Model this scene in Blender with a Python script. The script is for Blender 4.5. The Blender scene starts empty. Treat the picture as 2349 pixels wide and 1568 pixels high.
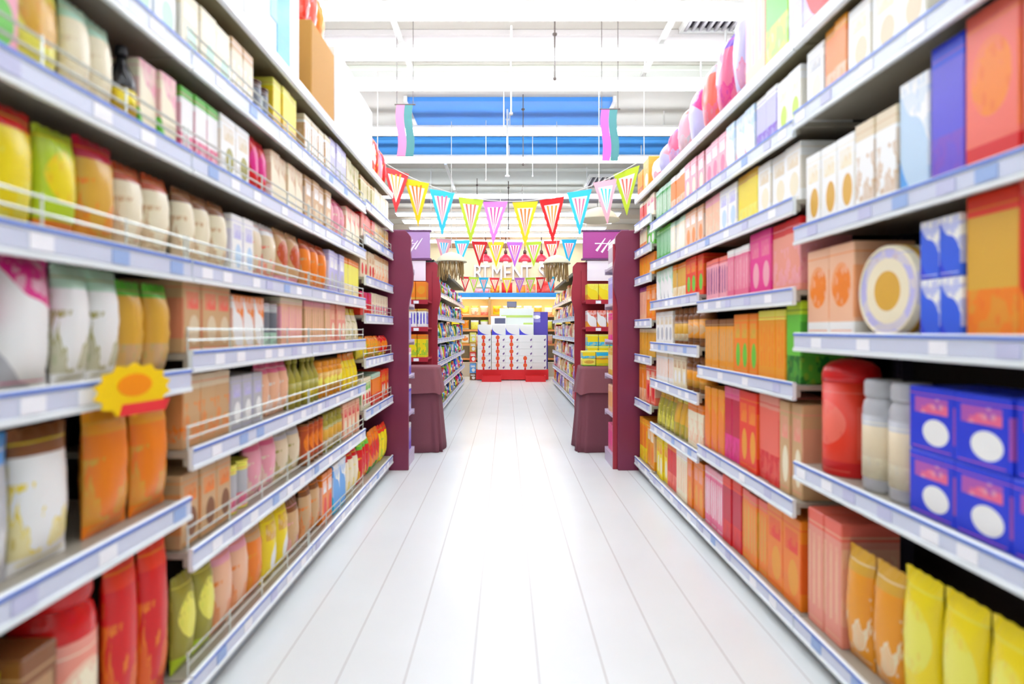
import bpy, bmesh, math, random
from mathutils import Vector, Matrix
R = math.radians
random.seed(11)
SC = bpy.context.scene
COL = SC.collection

# ------------------------------------------------------------------ materials
PAL = dict(red='E0161A', crimson='C8123A', scarlet='F03A1E', coral='F4705C', salmon='F09A84', orange='F6861A', amber='F2A01E', gold='E2AE3C',
           yellow='F8DF18', lemon='F5EE62', cream='F6EBCB', beige='E8D6B4', tan='D6AE7C', brown='8A5428', rust='C2501E', chocolate='4A2814',
           white='F8F8F5', grey='BFC0C4', slate='6C727C', black='1A1A1E', pink='F4A8B6', rose='EC6C92', magenta='E8248C', plum='8C2A7C',
           purple='7A48C8', violet='5B50D8', lavender='C4C0EA', blue='1E3CDC', royal='2E62E6', navy='1A2264', sky='58A8F0', cyan='28C4F0',
           pale_blue='C2DCF2', teal='1E8C98', mint='BFE6CC', green='2CA032', leaf='68C83C', lime='C2DE2E', olive='A8A03A', dark_green='0E6E20', peach='F6C09A')

def lin(h):
    v = [int(h[i:i + 2], 16) / 255 for i in (0, 2, 4)]
    return tuple(c / 12.92 if c <= 0.04045 else ((c + 0.055) / 1.055) ** 2.4 for c in v) + (1.0,)

def colour(c):
    return lin(PAL.get(c, c))

_m = {}
def mat(name, c, rough=0.5, metal=0.0, spec=0.5, emit=0.0, bump=0.0, bscale=40.0):
    if name in _m:
        return _m[name]
    m = bpy.data.materials.new(name); m.use_nodes = True
    nt = m.node_tree; b = nt.nodes['Principled BSDF']
    b.inputs['Base Color'].default_value = colour(c)
    b.inputs['Roughness'].default_value = rough
    b.inputs['Metallic'].default_value = metal
    b.inputs['Specular IOR Level'].default_value = spec
    if emit:
        b.inputs['Emission Color'].default_value = colour(c)
        b.inputs['Emission Strength'].default_value = emit
    # a little procedural unevenness on every surface
    tc = nt.nodes.new('ShaderNodeTexCoord'); nz = nt.nodes.new('ShaderNodeTexNoise')
    nz.inputs['Scale'].default_value = bscale
    nt.links.new(tc.outputs['Object'], nz.inputs['Vector'])
    mr = nt.nodes.new('ShaderNodeMapRange')
    mr.inputs['To Min'].default_value = max(0.02, rough - 0.06); mr.inputs['To Max'].default_value = min(1, rough + 0.06)
    nt.links.new(nz.outputs['Fac'], mr.inputs['Value']); nt.links.new(mr.outputs['Result'], b.inputs['Roughness'])
    if bump:
        bp = nt.nodes.new('ShaderNodeBump'); bp.inputs['Strength'].default_value = bump; bp.inputs['Distance'].default_value = 0.004
        nt.links.new(nz.outputs['Fac'], bp.inputs['Height']); nt.links.new(bp.outputs['Normal'], b.inputs['Normal'])
    _m[name] = m
    return m

def mat_print(c1, c2, c3, pat, rough=0.38):
    """printed packaging: base colour, an accent area and a trim area, laid out over the package's own box."""
    key = ('print', c1, c2, c3, pat, rough)
    if key in _m:
        return _m[key]
    m = bpy.data.materials.new('printed_%s_%s' % (c1, pat)); m.use_nodes = True
    nt = m.node_tree; N = nt.nodes; L = nt.links; b = N['Principled BSDF']
    b.inputs['Roughness'].default_value = rough
    tc = N.new('ShaderNodeTexCoord'); sp = N.new('ShaderNodeSeparateXYZ'); L.new(tc.outputs['Generated'], sp.inputs[0])
    gx, gz = sp.outputs['X'], sp.outputs['Z']
    def op(o, a, c=None):
        n = N.new('ShaderNodeMath'); n.operation = o
        for i, v in enumerate((a, c)):
            if v is None: continue
            if isinstance(v, (int, float)): n.inputs[i].default_value = v
            else: L.new(v, n.inputs[i])
        return n.outputs[0]
    def ell(cx, cz, rx, rz):
        a = op('POWER', op('ABSOLUTE', op('DIVIDE', op('SUBTRACT', gx, cx), rx)), 2.0)
        c = op('POWER', op('ABSOLUTE', op('DIVIDE', op('SUBTRACT', gz, cz), rz)), 2.0)
        return op('LESS_THAN', op('ADD', a, c), 1.0)
    def rng(v, a, c):
        return op('MULTIPLY', op('GREATER_THAN', v, a), op('LESS_THAN', v, c))
    nz = N.new('ShaderNodeTexNoise'); nz.inputs['Scale'].default_value = 3.2; nz.inputs['Detail'].default_value = 3
    L.new(tc.outputs['Generated'], nz.inputs['Vector'])
    nf = nz.outputs['Fac']
    if pat == 'band':
        m2, m3 = op('LESS_THAN', gz, 0.34), op('GREATER_THAN', gz, 0.84)
    elif pat == 'ellipse':
        m2, m3 = ell(0.5, 0.56, 0.38, 0.24), op('LESS_THAN', gz, 0.16)
    elif pat == 'diag':
        s = op('ADD', op('ADD', op('MULTIPLY', gx, 0.6), gz), op('MULTIPLY', op('SINE', op('MULTIPLY', gx, 6.0)), 0.08))
        m2, m3 = op('GREATER_THAN', s, 0.98), op('LESS_THAN', s, 0.36)
    elif pat == 'stripe':
        m2 = op('MULTIPLY', op('LESS_THAN', op('FRACT', op('MULTIPLY', gx, 3.0)), 0.45), rng(gz, 0.18, 0.8)); m3 = op('GREATER_THAN', gz, 0.86)
    elif pat == 'blob':
        m2 = op('MULTIPLY', op('GREATER_THAN', nf, 0.5), rng(gz, 0.1, 0.62)); m3 = op('GREATER_THAN', gz, 0.8)
    elif pat == 'plate':
        m2 = op('MULTIPLY', ell(0.5, 0.5, 0.46, 0.46), op('SUBTRACT', 1.0, ell(0.5, 0.5, 0.36, 0.36))); m3 = ell(0.5, 0.5, 0.22, 0.22)
    else:  # panel
        m2 = op('MULTIPLY', rng(gx, 0.14, 0.86), rng(gz, 0.6, 0.84)); m3 = ell(0.6, 0.32, 0.28, 0.2)
    def mix(f, a, c):
        n = N.new('ShaderNodeMix'); n.data_type = 'RGBA'; L.new(f, n.inputs[0])
        for i, v in ((6, a), (7, c)):
            if isinstance(v, tuple): n.inputs[i].default_value = v
            else: L.new(v, n.inputs[i])
        return n.outputs[2]
    # printed food picture: a soft mottling inside the accent
    vo = N.new('ShaderNodeTexVoronoi'); vo.inputs['Scale'].default_value = 6.5; L.new(tc.outputs['Generated'], vo.inputs['Vector'])
    spk = op('LESS_THAN', vo.outputs['Distance'], 0.3)
    c2v0 = mix(rng(nf, 0.53, 1.0), colour(c2), tuple(0.55 * x + 0.45 * y for x, y in zip(colour(c2), colour(c1))))
    half = tuple(0.6 * x + 0.4 * y for x, y in zip(colour(c2), colour(c3)))
    c2v = mix(op('MULTIPLY', spk, 0.55), c2v0, half)
    line = op('MAXIMUM', rng(gz, 0.885, 0.9), op('MULTIPLY', rng(gz, 0.055, 0.07), rng(gx, 0.08, 0.92)))
    side = op('MULTIPLY', op('ADD', op('LESS_THAN', gx, 0.03), op('GREATER_THAN', gx, 0.97)), rng(gz, 0.2, 0.75))
    g = tuple(0.5 * x + 0.5 * y for x, y in zip(colour(c1), colour(c2)))
    base = mix(op('MULTIPLY', line, 0.7), mix(m3, mix(m2, mix(op('MINIMUM', side, 1.0), colour(c1), g), c2v), colour(c3)), colour(c2))
    L.new(base, b.inputs['Base Color'])
    _m[key] = m
    return m

def mat_floor():
    m = bpy.data.materials.new('polished_floor_tile'); m.use_nodes = True
    nt = m.node_tree; N = nt.nodes; L = nt.links; b = N['Principled BSDF']
    tc = N.new('ShaderNodeTexCoord'); sp = N.new('ShaderNodeSeparateXYZ'); L.new(tc.outputs['Object'], sp.inputs[0])
    def op(o, a, c):
        n = N.new('ShaderNodeMath'); n.operation = o
        for i, v in enumerate((a, c)):
            if isinstance(v, (int, float)): n.inputs[i].default_value = v
            else: L.new(v, n.inputs[i])
        return n.outputs[0]
    f = op('FRACT', op('ADD', op('DIVIDE', sp.outputs['X'], 0.25), 100.5), 0)
    d = op('ABSOLUTE', op('SUBTRACT', f, 0.5), 0)          # 0.5 at the joint
    j = op('GREATER_THAN', d, 0.4925)
    nz = N.new('ShaderNodeTexNoise'); nz.inputs['Scale'].default_value = 2.0; L.new(tc.outputs['Object'], nz.inputs['Vector'])
    mx0 = N.new('ShaderNodeMix'); mx0.data_type = 'RGBA'; L.new(nz.outputs['Fac'], mx0.inputs[0])
    mx0.inputs[6].default_value = lin('E6E9E6'); mx0.inputs[7].default_value = lin('EEF1EF')
    mx = N.new('ShaderNodeMix'); mx.data_type = 'RGBA'; L.new(j, mx.inputs[0]); L.new(mx0.outputs[2], mx.inputs[6]); mx.inputs[7].default_value = lin('B6AEA8')
    L.new(mx.outputs[2], b.inputs['Base Color'])
    b.inputs['Roughness'].default_value = 0.27
    b.inputs['Specular IOR Level'].default_value = 0.55
    return m

M_SHELF = mat('shade_toned_shelf', 'A9A292', 0.35)  # taupe puts the shade beneath the shelves into the whole tray's colour
M_RAIL = mat('shelf_edge_rail', 'EDF3F4', 0.22)
M_INSERT = mat('label_insert', 'D6DCEE', 0.3)
M_BLUE = mat('blue_rail_line', '3F72D8', 0.3)
M_BACK = mat('dark_back_panel', '1C181A', 0.7)
M_POST = mat('dark_upright', '2A2238', 0.5)
M_WIRE = mat('chromed_wire', 'DCE4DC', 0.22, 0.3)
M_KICK = mat('grey_plinth', '9AA4AC', 0.4)
M_TAG = {k: mat('tag_' + k, c, 0.5) for k, c in dict(white='FBFBFF', lavender='C9CBE8', blue='9DB8E6', yellow='F7E35A').items()}
M_PANEL = mat('burgundy_wood', '7E2C4C', 0.42, bump=0.1, bscale=14)
M_PANEL2 = mat('red_wood', 'A5283A', 0.42, bump=0.1, bscale=14)
M_WHITE = mat('matt_white', 'F6F5F1', 0.6)
M_PAPER = mat('white_board', 'F8F8F5', 0.5)
M_CARD = mat('brown_cardboard', 'CB9648', 0.75, bump=0.08, bscale=60)
M_TAPE = mat('parcel_tape', 'B98A4A', 0.25)
M_CORD = mat('thin_cord', 'D8D4CC', 0.5)
M_WIREDARK = mat('dark_wire', '6A5E58', 0.5)
M_CLOTH = mat('brown_table_cloth', '7C4450', 0.85, bump=0.25, bscale=90)
M_CLOTH2 = mat('brown_table_topper', '8C525A', 0.85, bump=0.25, bscale=90)
M_STRAW = mat('pale_straw', 'D9D2B4', 0.85, bump=0.5, bscale=120)
M_STRAW2 = mat('brown_straw', 'A88A58', 0.9, bump=0.5, bscale=120)

# ------------------------------------------------------------------ mesh helpers
def bm_box(bm, x0, x1, y0, y1, z0, z1, mi=0):
    vs = [bm.verts.new(p) for p in ((x0, y0, z0), (x1, y0, z0), (x1, y1, z0), (x0, y1, z0), (x0, y0, z1), (x1, y0, z1), (x1, y1, z1), (x0, y1, z1))]
    fs = []
    for q in ((0, 3, 2, 1), (4, 5, 6, 7), (0, 1, 5, 4), (1, 2, 6, 5), (2, 3, 7, 6), (3, 0, 4, 7)):
        f = bm.faces.new([vs[i] for i in q]); f.material_index = mi; fs.append(f)
    return vs, fs

def bm_tube(bm, pts, r, seg=6, mi=0):
    rings = []
    n = len(pts)
    for i, p in enumerate(pts):
        p = Vector(p)
        d = (Vector(pts[min(i + 1, n - 1)]) - Vector(pts[max(i - 1, 0)])).normalized()
        up = Vector((0, 0, 1)) if abs(d.z) < 0.9 else Vector((0, 1, 0))
        u = d.cross(up).normalized(); v = d.cross(u)
        rings.append([bm.verts.new(p + u * (r * math.cos(2 * math.pi * k / seg)) + v * (r * math.sin(2 * math.pi * k / seg))) for k in range(seg)])
    for a, c in zip(rings, rings[1:]):
        for k in range(seg):
            f = bm.faces.new((a[k], a[(k + 1) % seg], c[(k + 1) % seg], c[k])); f.material_index = mi
    for rg in (rings[0], rings[-1]):
        f = bm.faces.new(rg); f.material_index = mi

def bm_lathe(bm, prof, cx=0, cy=0, seg=20, sx=1.0, sy=1.0, mi=0):
    """prof: [(radius, z)] from bottom to top; closed with caps."""
    rings = []
    for r, z in prof:
        rings.append([bm.verts.new((cx + sx * r * math.cos(2 * math.pi * k / seg), cy + sy * r * math.sin(2 * math.pi * k / seg), z)) for k in range(seg)])
    for a, c in zip(rings, rings[1:]):
        for k in range(seg):
            f = bm.faces.new((a[k], a[(k + 1) % seg], c[(k + 1) % seg], c[k])); f.smooth = True; f.material_index = mi
    f = bm.faces.new(list(reversed(rings[0]))); f.material_index = mi
    f = bm.faces.new(rings[-1]); f.material_index = mi

def bm_prism(bm, outline, axis, a, b, mi=0):
    """outline of 2-D points pushed along an axis ('x', 'y' or 'z') from a to b."""
    def P(p, t):
        return {'x': (t, p[0], p[1]), 'y': (p[0], t, p[1]), 'z': (p[0], p[1], t)}[axis]
    r0 = [bm.verts.new(P(p, a)) for p in outline]; r1 = [bm.verts.new(P(p, b)) for p in outline]
    n = len(outline)
    for i in range(n):
        f = bm.faces.new((r0[i], r0[(i + 1) % n], r1[(i + 1) % n], r1[i])); f.material_index = mi
    for rg in (r0, r1):
        f = bm.faces.new(rg); f.material_index = mi

def mesh(name, bm, mats, bevel=0.0, seg=1):
    if bevel:
        bmesh.ops.bevel(bm, geom=list(bm.edges), offset=bevel, segments=seg, affect='EDGES', clamp_overlap=True)
    bmesh.ops.recalc_face_normals(bm, faces=bm.faces)
    me = bpy.data.meshes.new(name); bm.to_mesh(me); bm.free()
    for m in (mats if isinstance(mats, (list, tuple)) else [mats]):
        me.materials.append(m)
    return me

def obj(name, data, parent=None, loc=(0, 0, 0), rz=0.0):
    o = bpy.data.objects.new(name, data); COL.objects.link(o)
    o.location = loc; o.rotation_euler = (0, 0, rz)
    if parent: o.parent = parent
    return o

def tag(o, label=None, cat=None, group=None, kind=None):
    if label: o['label'] = label
    if cat: o['category'] = cat
    if group: o['group'] = group
    if kind: o['kind'] = kind
    return o

def thing(name, label, cat, loc=(0, 0, 0), rz=0.0, group=None):
    return tag(obj(name, None, None, loc, rz), label, cat, group)

def copy_tree(o, parent=None):
    c = o.copy(); COL.objects.link(c)
    if parent: c.parent = parent
    for ch in o.children: copy_tree(ch, c)
    return c

def struct(name, bm, m, bevel=0.0):
    return tag(obj(name, mesh(name, bm, m, bevel)), kind='structure')

def box_mesh(name, dims, m, bevel=0.002):
    bm = bmesh.new(); bm_box(bm, *dims); return mesh(name, bm, m, bevel)

# ------------------------------------------------------------------ camera: 1.3 m above the floor, level, looking down the aisle
F = 1340.0
cam_d = bpy.data.cameras.new('camera'); cam = bpy.data.objects.new('camera', cam_d); COL.objects.link(cam)
cam.location = (0, 0, 1.3); cam.rotation_euler = (R(90), 0, 0)
cam_d.sensor_width = 36; cam_d.lens = F * 36 / 2349
cam_d.shift_x = (1174.5 - 1160) / 2349; cam_d.shift_y = -(784 - 756) / 2349
cam_d.clip_start = 0.05; cam_d.clip_end = 200
cam_d.dof.use_dof = True; cam_d.dof.focus_distance = 11.0; cam_d.dof.aperture_fstop = 1.3
SC.camera = cam

# ------------------------------------------------------------------ room
H = 4.0
bm = bmesh.new(); bm_box(bm, -9, 9, -4, 18, -0.1, 0); struct('floor', bm, mat_floor())
bm = bmesh.new(); bm_box(bm, -9, 9, -4, 18, H, H + 0.1); struct('ceiling', bm, mat('ceiling_paint', 'EFEAE0', 0.8))
bm = bmesh.new(); bm_box(bm, -9, 9, 17.0, 17.2, 0, H); struct('wall_back', bm, mat('cream_wall', 'F6E2B6', 0.7))
bm = bmesh.new(); bm_box(bm, -9.2, -9, -4, 18, 0, H); struct('wall_left', bm, M_WHITE)
bm = bmesh.new(); bm_box(bm, 9, 9.2, -4, 18, 0, H); struct('wall_right', bm, M_WHITE)
bm = bmesh.new(); bm_box(bm, -9, 9, -4.2, -4, 0, H); struct('wall_front', bm, M_WHITE)
bm = bmesh.new(); bm_box(bm, -1.75, 0.12, 16.9, 17.0, 3.68, 3.98); struct('trim_1', bm, mat('brown_wood_trim', 'B98A62', 0.6), 0.01)

def beam(y0, y1, drop, c, x0=-8.98, x1=8.98):
    bm = bmesh.new(); bm_box(bm, x0, x1, y0, y1, H - drop, H - 0.001)
    return struct('ceiling_beam', bm, mat('beam_' + c, c, 0.8), 0.01)
beam(5.24, 5.62, 0.06, 'D9D3D0')
beam(5.95, 6.25, 0.06, 'E2E4D8')
beam(8.16, 8.95, 0.05, '4BA6F4')
beam(9.75, 11.3, 0.06, 'DADCD4')
beam(11.5, 11.75, 0.16, 'A29CA2')
beam(13.0, 13.5, 0.14, 'DCCFC0')
beam(14.9, 15.4, 0.14, 'E2D4C2')
bm = bmesh.new(); bm_box(bm, -1.14, 1.24, 6.78, 7.85, H - 0.05, H - 0.001)
bm_box(bm, -1.18, -1.14, 6.74, 7.89, H - 0.07, H - 0.001, 1); bm_box(bm, 1.24, 1.28, 6.74, 7.89, H - 0.07, H - 0.001, 1)
tag(obj('ceiling_panel', mesh('ceiling_panel', bm, [mat('blue_panel', '4A98EC', 0.6), M_WHITE])), 'rectangular blue ceiling panel with white side edges above the aisle', 'panel')

# ceiling lights: rows of fluorescent battens across the aisle
M_TUBE = mat('lit_tube', 'F0F6FF', 0.4, emit=7.0)
def make_light():
    t = thing('ceiling_light', '', 'ceiling light')
    bm = bmesh.new(); bm_box(bm, -2.4, 2.4, -0.068, 0.068, 0.012, 0.05)
    for x in (-1.9, 0.0, 1.9): bm_box(bm, x - .01, x + .01, -.01, .01, .04, .249)
    obj('housing', mesh('housing', bm, M_WHITE, 0.006), t)
    for s in (-0.042, 0.042):
        bm = bmesh.new(); bm_box(bm, -2.36, 2.36, s - 0.033, s + 0.033, -0.036, 0.009)
        obj('tube', mesh('tube', bm, M_TUBE, 0.008), t)
    return t
LY = [(-2.8, ''), (-1.2, ''), (0.4, ''), (2.0, ''), (3.5, ''), (4.5, 'white cross-aisle batten light before the greyish beam, above the tall cartons'),
      (5.18, 'white batten light just before the greyish ceiling beam'), (5.84, 'white batten light between the greyish and the pale green ceiling beams'),
      (7.2, 'white batten light seen between the blue panel and the blue cross beam'), (8.4, 'white batten light under the blue cross beam'),
      (10.7, 'white batten light under the wide pale soffit'), (12.4, 'white batten light just beyond the darkest grey ceiling beam'), (13.25, 'white batten light under the first tan ceiling beam'), (14.2, 'white batten light between the two tan ceiling beams'), (15.15, 'white batten light under the second tan ceiling beam'), (16.2, 'white batten light by the cream back wall')]
l0 = make_light()
for i, (y, lab) in enumerate(LY):
    o = l0 if i == 0 else copy_tree(l0)
    o.location = (0.05, y, H - 0.25)
    tag(o, lab or ['white batten light on the ceiling behind the camera, by the front wall', 'white batten light on the ceiling behind the camera, second from the front wall',
                   'white batten light on the ceiling straight over the camera', 'white batten light over the first shelves, fourth from the front wall', 'white batten light over the brown overstock carton'][i], None, 'fluorescent battens on the ceiling')

# thin bright rails along the ceiling
def rail(x, y0, y1, lab):
    bm = bmesh.new(); bm_box(bm, x - 0.02, x + 0.02, y0, y1, H - 0.16, H - 0.12)
    for yy in (y0 + 0.1, y1 - 0.1): bm_box(bm, x - 0.008, x + 0.008, yy - 0.008, yy + 0.008, H - 0.12, H - 0.001)
    tag(obj('ceiling_rail', mesh('ceiling_rail', bm, M_PAPER)), lab, 'rail', 'rails hung under the ceiling')
rail(-0.93, 4.0, 5.75, 'slim white ceiling rail over the wire-railed side of the aisle')
rail(1.38, 4.0, 5.9, 'slim white ceiling rail beside the first slatted air vent')
rail(-0.93, 9.0, 10.9, 'slim white ceiling rail beyond the blue beam, wire-railed side')

def vent(x0, x1, y0, y1, z, lab):
    t = thing('air_vent', lab, 'vent', ((x0 + x1) / 2, (y0 + y1) / 2, z))
    w, d = (x1 - x0) / 2, (y1 - y0) / 2
    bm = bmesh.new()
    for a in ((-w, w, -d, -d + .03), (-w, w, d - .03, d), (-w, -w + .03, -d + .03, d - .03), (w - .03, w, -d + .03, d - .03)):
        bm_box(bm, a[0], a[1], a[2], a[3], -0.05, -0.001)
    obj('frame', mesh('frame', bm, M_WHITE), t)
    bm = bmesh.new(); bm_box(bm, -w + .03, w - .03, -d + .03, d - .03, -0.01, -0.002)
    obj('backing', mesh('backing', bm, mat('vent_dark', '3E3A48', 0.7)), t)
    bm = bmesh.new(); n = 7
    for i in range(n):
        x = -w + .05 + (2 * w - .1) * i / (n - 1)
        bm_box(bm, x - .012, x + .012, -d + .03, d - .03, -0.045, -0.012)
    obj('louvre', mesh('louvre', bm, mat('vent_slat', 'CFCBD0', 0.5)), t)
vent(1.55, 2.05, 4.95, 5.235, H, 'slatted air vent in the ceiling before the greyish beam')
vent(1.42, 2.0, 9.9, 10.7, H - 0.06, 'slatted air vent in the wide pale soffit beyond the blue beam')

# hanging wires and pendants below the ceiling
def hang(x, y, z0, m, r, lab, grp='thin wires hanging from the ceiling', name='hanging_wire'):
    bm = bmesh.new(); bm_tube(bm, [(0, 0, 0), (0, 0, H - 0.165 - z0)], r, 6)
    bm_lathe(bm, [(0.004, -0.02), (r * 2.4, -0.012), (r * 2.4, 0.004), (r, 0.012)], seg=8)
    bm_lathe(bm, [(r, H - z0 - 0.19), (0.02, H - z0 - 0.18), (0.02, H - z0 - 0.166)], seg=8)
    bm_tube(bm, [(0, 0, H - z0 - 0.17), (0, 0, H - z0 - 0.002)], r, 6)
    tag(obj(name, mesh(name, bm, m), None, (x, y, z0)), lab, 'wire', grp)
for x, y, z0, m, r in ((0.42, 5.0, 3.45, M_WIREDARK, .006), (0.05, 5.4, 3.3, M_CORD, .007), (-0.02, 6.1, 3.35, M_CORD, .006), (0.2, 6.7, 3.2, M_WIREDARK, .005), (0.02, 7.02, 3.15, M_PAPER, .012),
                       (-0.25, 7.4, 3.2, M_CORD, .005), (0.35, 7.6, 3.3, M_CORD, .005), (-0.5, 10.2, 3.3, M_WIREDARK, .006), (0.05, 10.4, 3.1, M_WIREDARK, .008), (0.3, 10.6, 3.2, M_CORD, .006), (-0.1, 11.0, 3.0, M_CORD, .008)):
    hang(x, y, z0, m, r, 'thin wire hanging straight down from the ceiling over the aisle')

# ------------------------------------------------------------------ shelving
XL, XR = 1.04, 1.19
D = 0.5
def shelf_meshes(W, guard):
    w = W / 2 - 0.004
    bm = bmesh.new(); bm_box(bm, -w, w, 0.012, D - 0.03, -0.022, 0.0)
    bm_box(bm, -w, w, 0.012, 0.03, -0.05, -0.022)
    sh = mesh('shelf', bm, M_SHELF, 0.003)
    bm = bmesh.new()   # price rail: a channel with rounded lips and a label insert
    bm_prism(bm, [(0.011, 0.012), (0.0, 0.014), (-0.006, 0.010), (-0.006, 0.0), (-0.001, -0.004), (-0.001, -0.046), (-0.008, -0.050), (-0.008, -0.062), (0.0, -0.064), (0.011, -0.062)], 'x', -w, w)
    bm_box(bm, -w + .001, w - .001, -0.0035, -0.0012, -0.045, -0.005, 1)
    bm_box(bm, -w + .001, w - .001, -0.0075, -0.0062, 0.0005, 0.0088, 2)
    rl = mesh('price_rail', bm, [M_RAIL, M_INSERT, M_BLUE])
    wg = None
    if guard:
        bm = bmesh.new()
        for h in (0.045, 0.082): bm_tube(bm, [(-w, 0.016, h), (w, 0.016, h)], 0.0038, 6)
        n = max(2, int(W / 0.3))
        for i in range(n + 1):
            x = -w + .006 + (2 * w - .012) * i / n
            bm_tube(bm, [(x, 0.016, 0.001), (x, 0.016, 0.09)], 0.003, 6)
        wg = mesh('wire_guard', bm, M_WIRE)
    return sh, rl, wg
TAGM = {}
def tag_mesh(k):
    if k not in TAGM:
        bm = bmesh.new(); bm_box(bm, -0.034, 0.034, -0.0062, -0.0038, -0.044, -0.006)
        TAGM[k] = mesh('price_tag', bm, M_TAG[k])
    return TAGM[k]
_sm = {}
def bay(name, label, side, y0, y1, X, levels, top, guards=(), plain=False, group='shelving bays along the aisle'):
    W = y1 - y0
    rz = R(90) if side < 0 else R(-90)
    t = thing(name, label, 'shelving', (side * X, (y0 + y1) / 2, 0), rz, group)
    w = W / 2 - 0.004
    bm = bmesh.new(); bm_box(bm, -w, w, D - 0.025, D, 0.02, top + (0.0 if plain else 0.03)); obj('back_panel', mesh('back_panel', bm, M_BACK), t)
    for s in (-1, 1):
        bm = bmesh.new(); bm_box(bm, s * (w - .014) - 0.014, s * (w - .014) + 0.014, D - 0.075, D - 0.027, 0.0, top)
        bm_prism(bm, [(0.07, 0.0), (D - 0.077, 0.0), (D - 0.077, 0.09), (0.07, 0.04)], 'x', s * (w - .014) - 0.012, s * (w - .014) + 0.012)
        obj('upright', mesh('upright', bm, M_POST, 0.002), t)
    bm = bmesh.new(); bm_box(bm, -w, w, 0.035, 0.055, 0.006, levels[0] - 0.026); obj('kick_plate', mesh('kick_plate', bm, M_KICK), t)
    key = (round(W, 3), True), (round(W, 3), False)
    for g in (0, 1):
        if key[g] not in _sm: _sm[key[g]] = shelf_meshes(W, g == 0)
    for i, z in enumerate(levels + [top]):
        g = z in guards
        sh, rl, wg = _sm[key[0 if g else 1]]
        if z == top:
            bm = bmesh.new(); bm_box(bm, -w, w, 0.0, D - 0.03, -0.02, 0.0)
            bm_prism(bm, [(-0.004, 0.004), (0.012, 0.004), (0.012, -0.05), (0.004, -0.05), (-0.004, -0.04)], 'x', -w, w, 1)
            s = obj('shelf', mesh('top_shelf', bm, [mat('far_top', '3C4A44', 0.5), mat('far_top', '3C4A44', 0.5)] if plain else [mat('shade_toned_deck', '9C9474', 0.5), M_RAIL]), t, (0, 0, z))  # olive of the near decks has their underside shade painted in
            continue
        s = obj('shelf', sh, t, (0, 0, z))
        obj('price_rail', rl, s)
        if wg and g: obj('wire_guard', wg, s)
        x = -w + random.uniform(0.05, 0.2)
        while x < w - 0.05 and not plain:
            obj('price_tag', tag_mesh(random.choice(['white', 'white', 'lavender', 'blue', 'white', 'lavender'])), s, (x, 0, 0))
            x += random.uniform(0.13, 0.34)
        if plain:
            for x in (-0.35, 0.05, 0.4): obj('price_tag', tag_mesh('lavender'), s, (x, 0, 0))
    return t

BAYS = {   # key: side, y0, y1, X, shelf tops, top deck, guarded shelves
    'L1': (-1, 0.73, 1.93, XL, [.14, .74, 1.16, 1.52, 1.88, 2.22], 2.55, (1.52, 1.88)),
    'L2': (-1, 1.93, 3.13, XL, [.14, .56, .895, 1.22, 1.52, 1.88, 2.22], 2.55, (.14, .56, .895, 1.22, 1.52, 1.88, 2.22)),
    'L3': (-1, 3.13, 4.33, XL, [.14, .56, .895, 1.22, 1.52, 1.88, 2.22], 2.55, (.14, .56, .895, 1.22, 1.52, 1.88, 2.22)),
    'L4': (-1, 4.33, 5.38, XL, [.14, .69, 1.075, 1.41, 1.695, 2.0, 2.26], 2.55, (.69, 1.075, 1.41, 2.0)),
    'R1': (1, 1.21, 2.41, XR, [.12, .75, 1.275, 1.71, 2.185], 2.5, ()),
    'R2': (1, 2.41, 3.62, XR, [.12, .585, 1.07, 1.465, 1.84, 2.16], 2.5, ()),
    'R3': (1, 3.62, 4.80, XR, [.12, .535, .895, 1.19, 1.52, 1.84, 2.16], 2.5, ()),
    'R4': (1, 4.80, 5.38, XR, [.13, .67, 1.07, 1.38, 1.76, 2.01, 2.25], 2.5, ())}
BAYNAME = {'1': 'fourth bay in', '2': 'third bay in', '3': 'second bay in', '4': 'end bay'}
SIDENAME = {'L': 'wire-railed shelving', 'R': 'open-fronted shelving'}
BAYLAB = {'1': 'fourth in from the wooden end panel', '2': 'third in from the wooden end panel', '3': 'second in from the wooden end panel', '4': 'touching the wooden end panel'}
for k, a in BAYS.items():
    bay('shelving_bay', ('white metal shelving bay with wire guards, ' if k[0] == 'L' else 'white metal shelving bay without wire guards, ') + BAYLAB[k[1]], *a)

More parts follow.
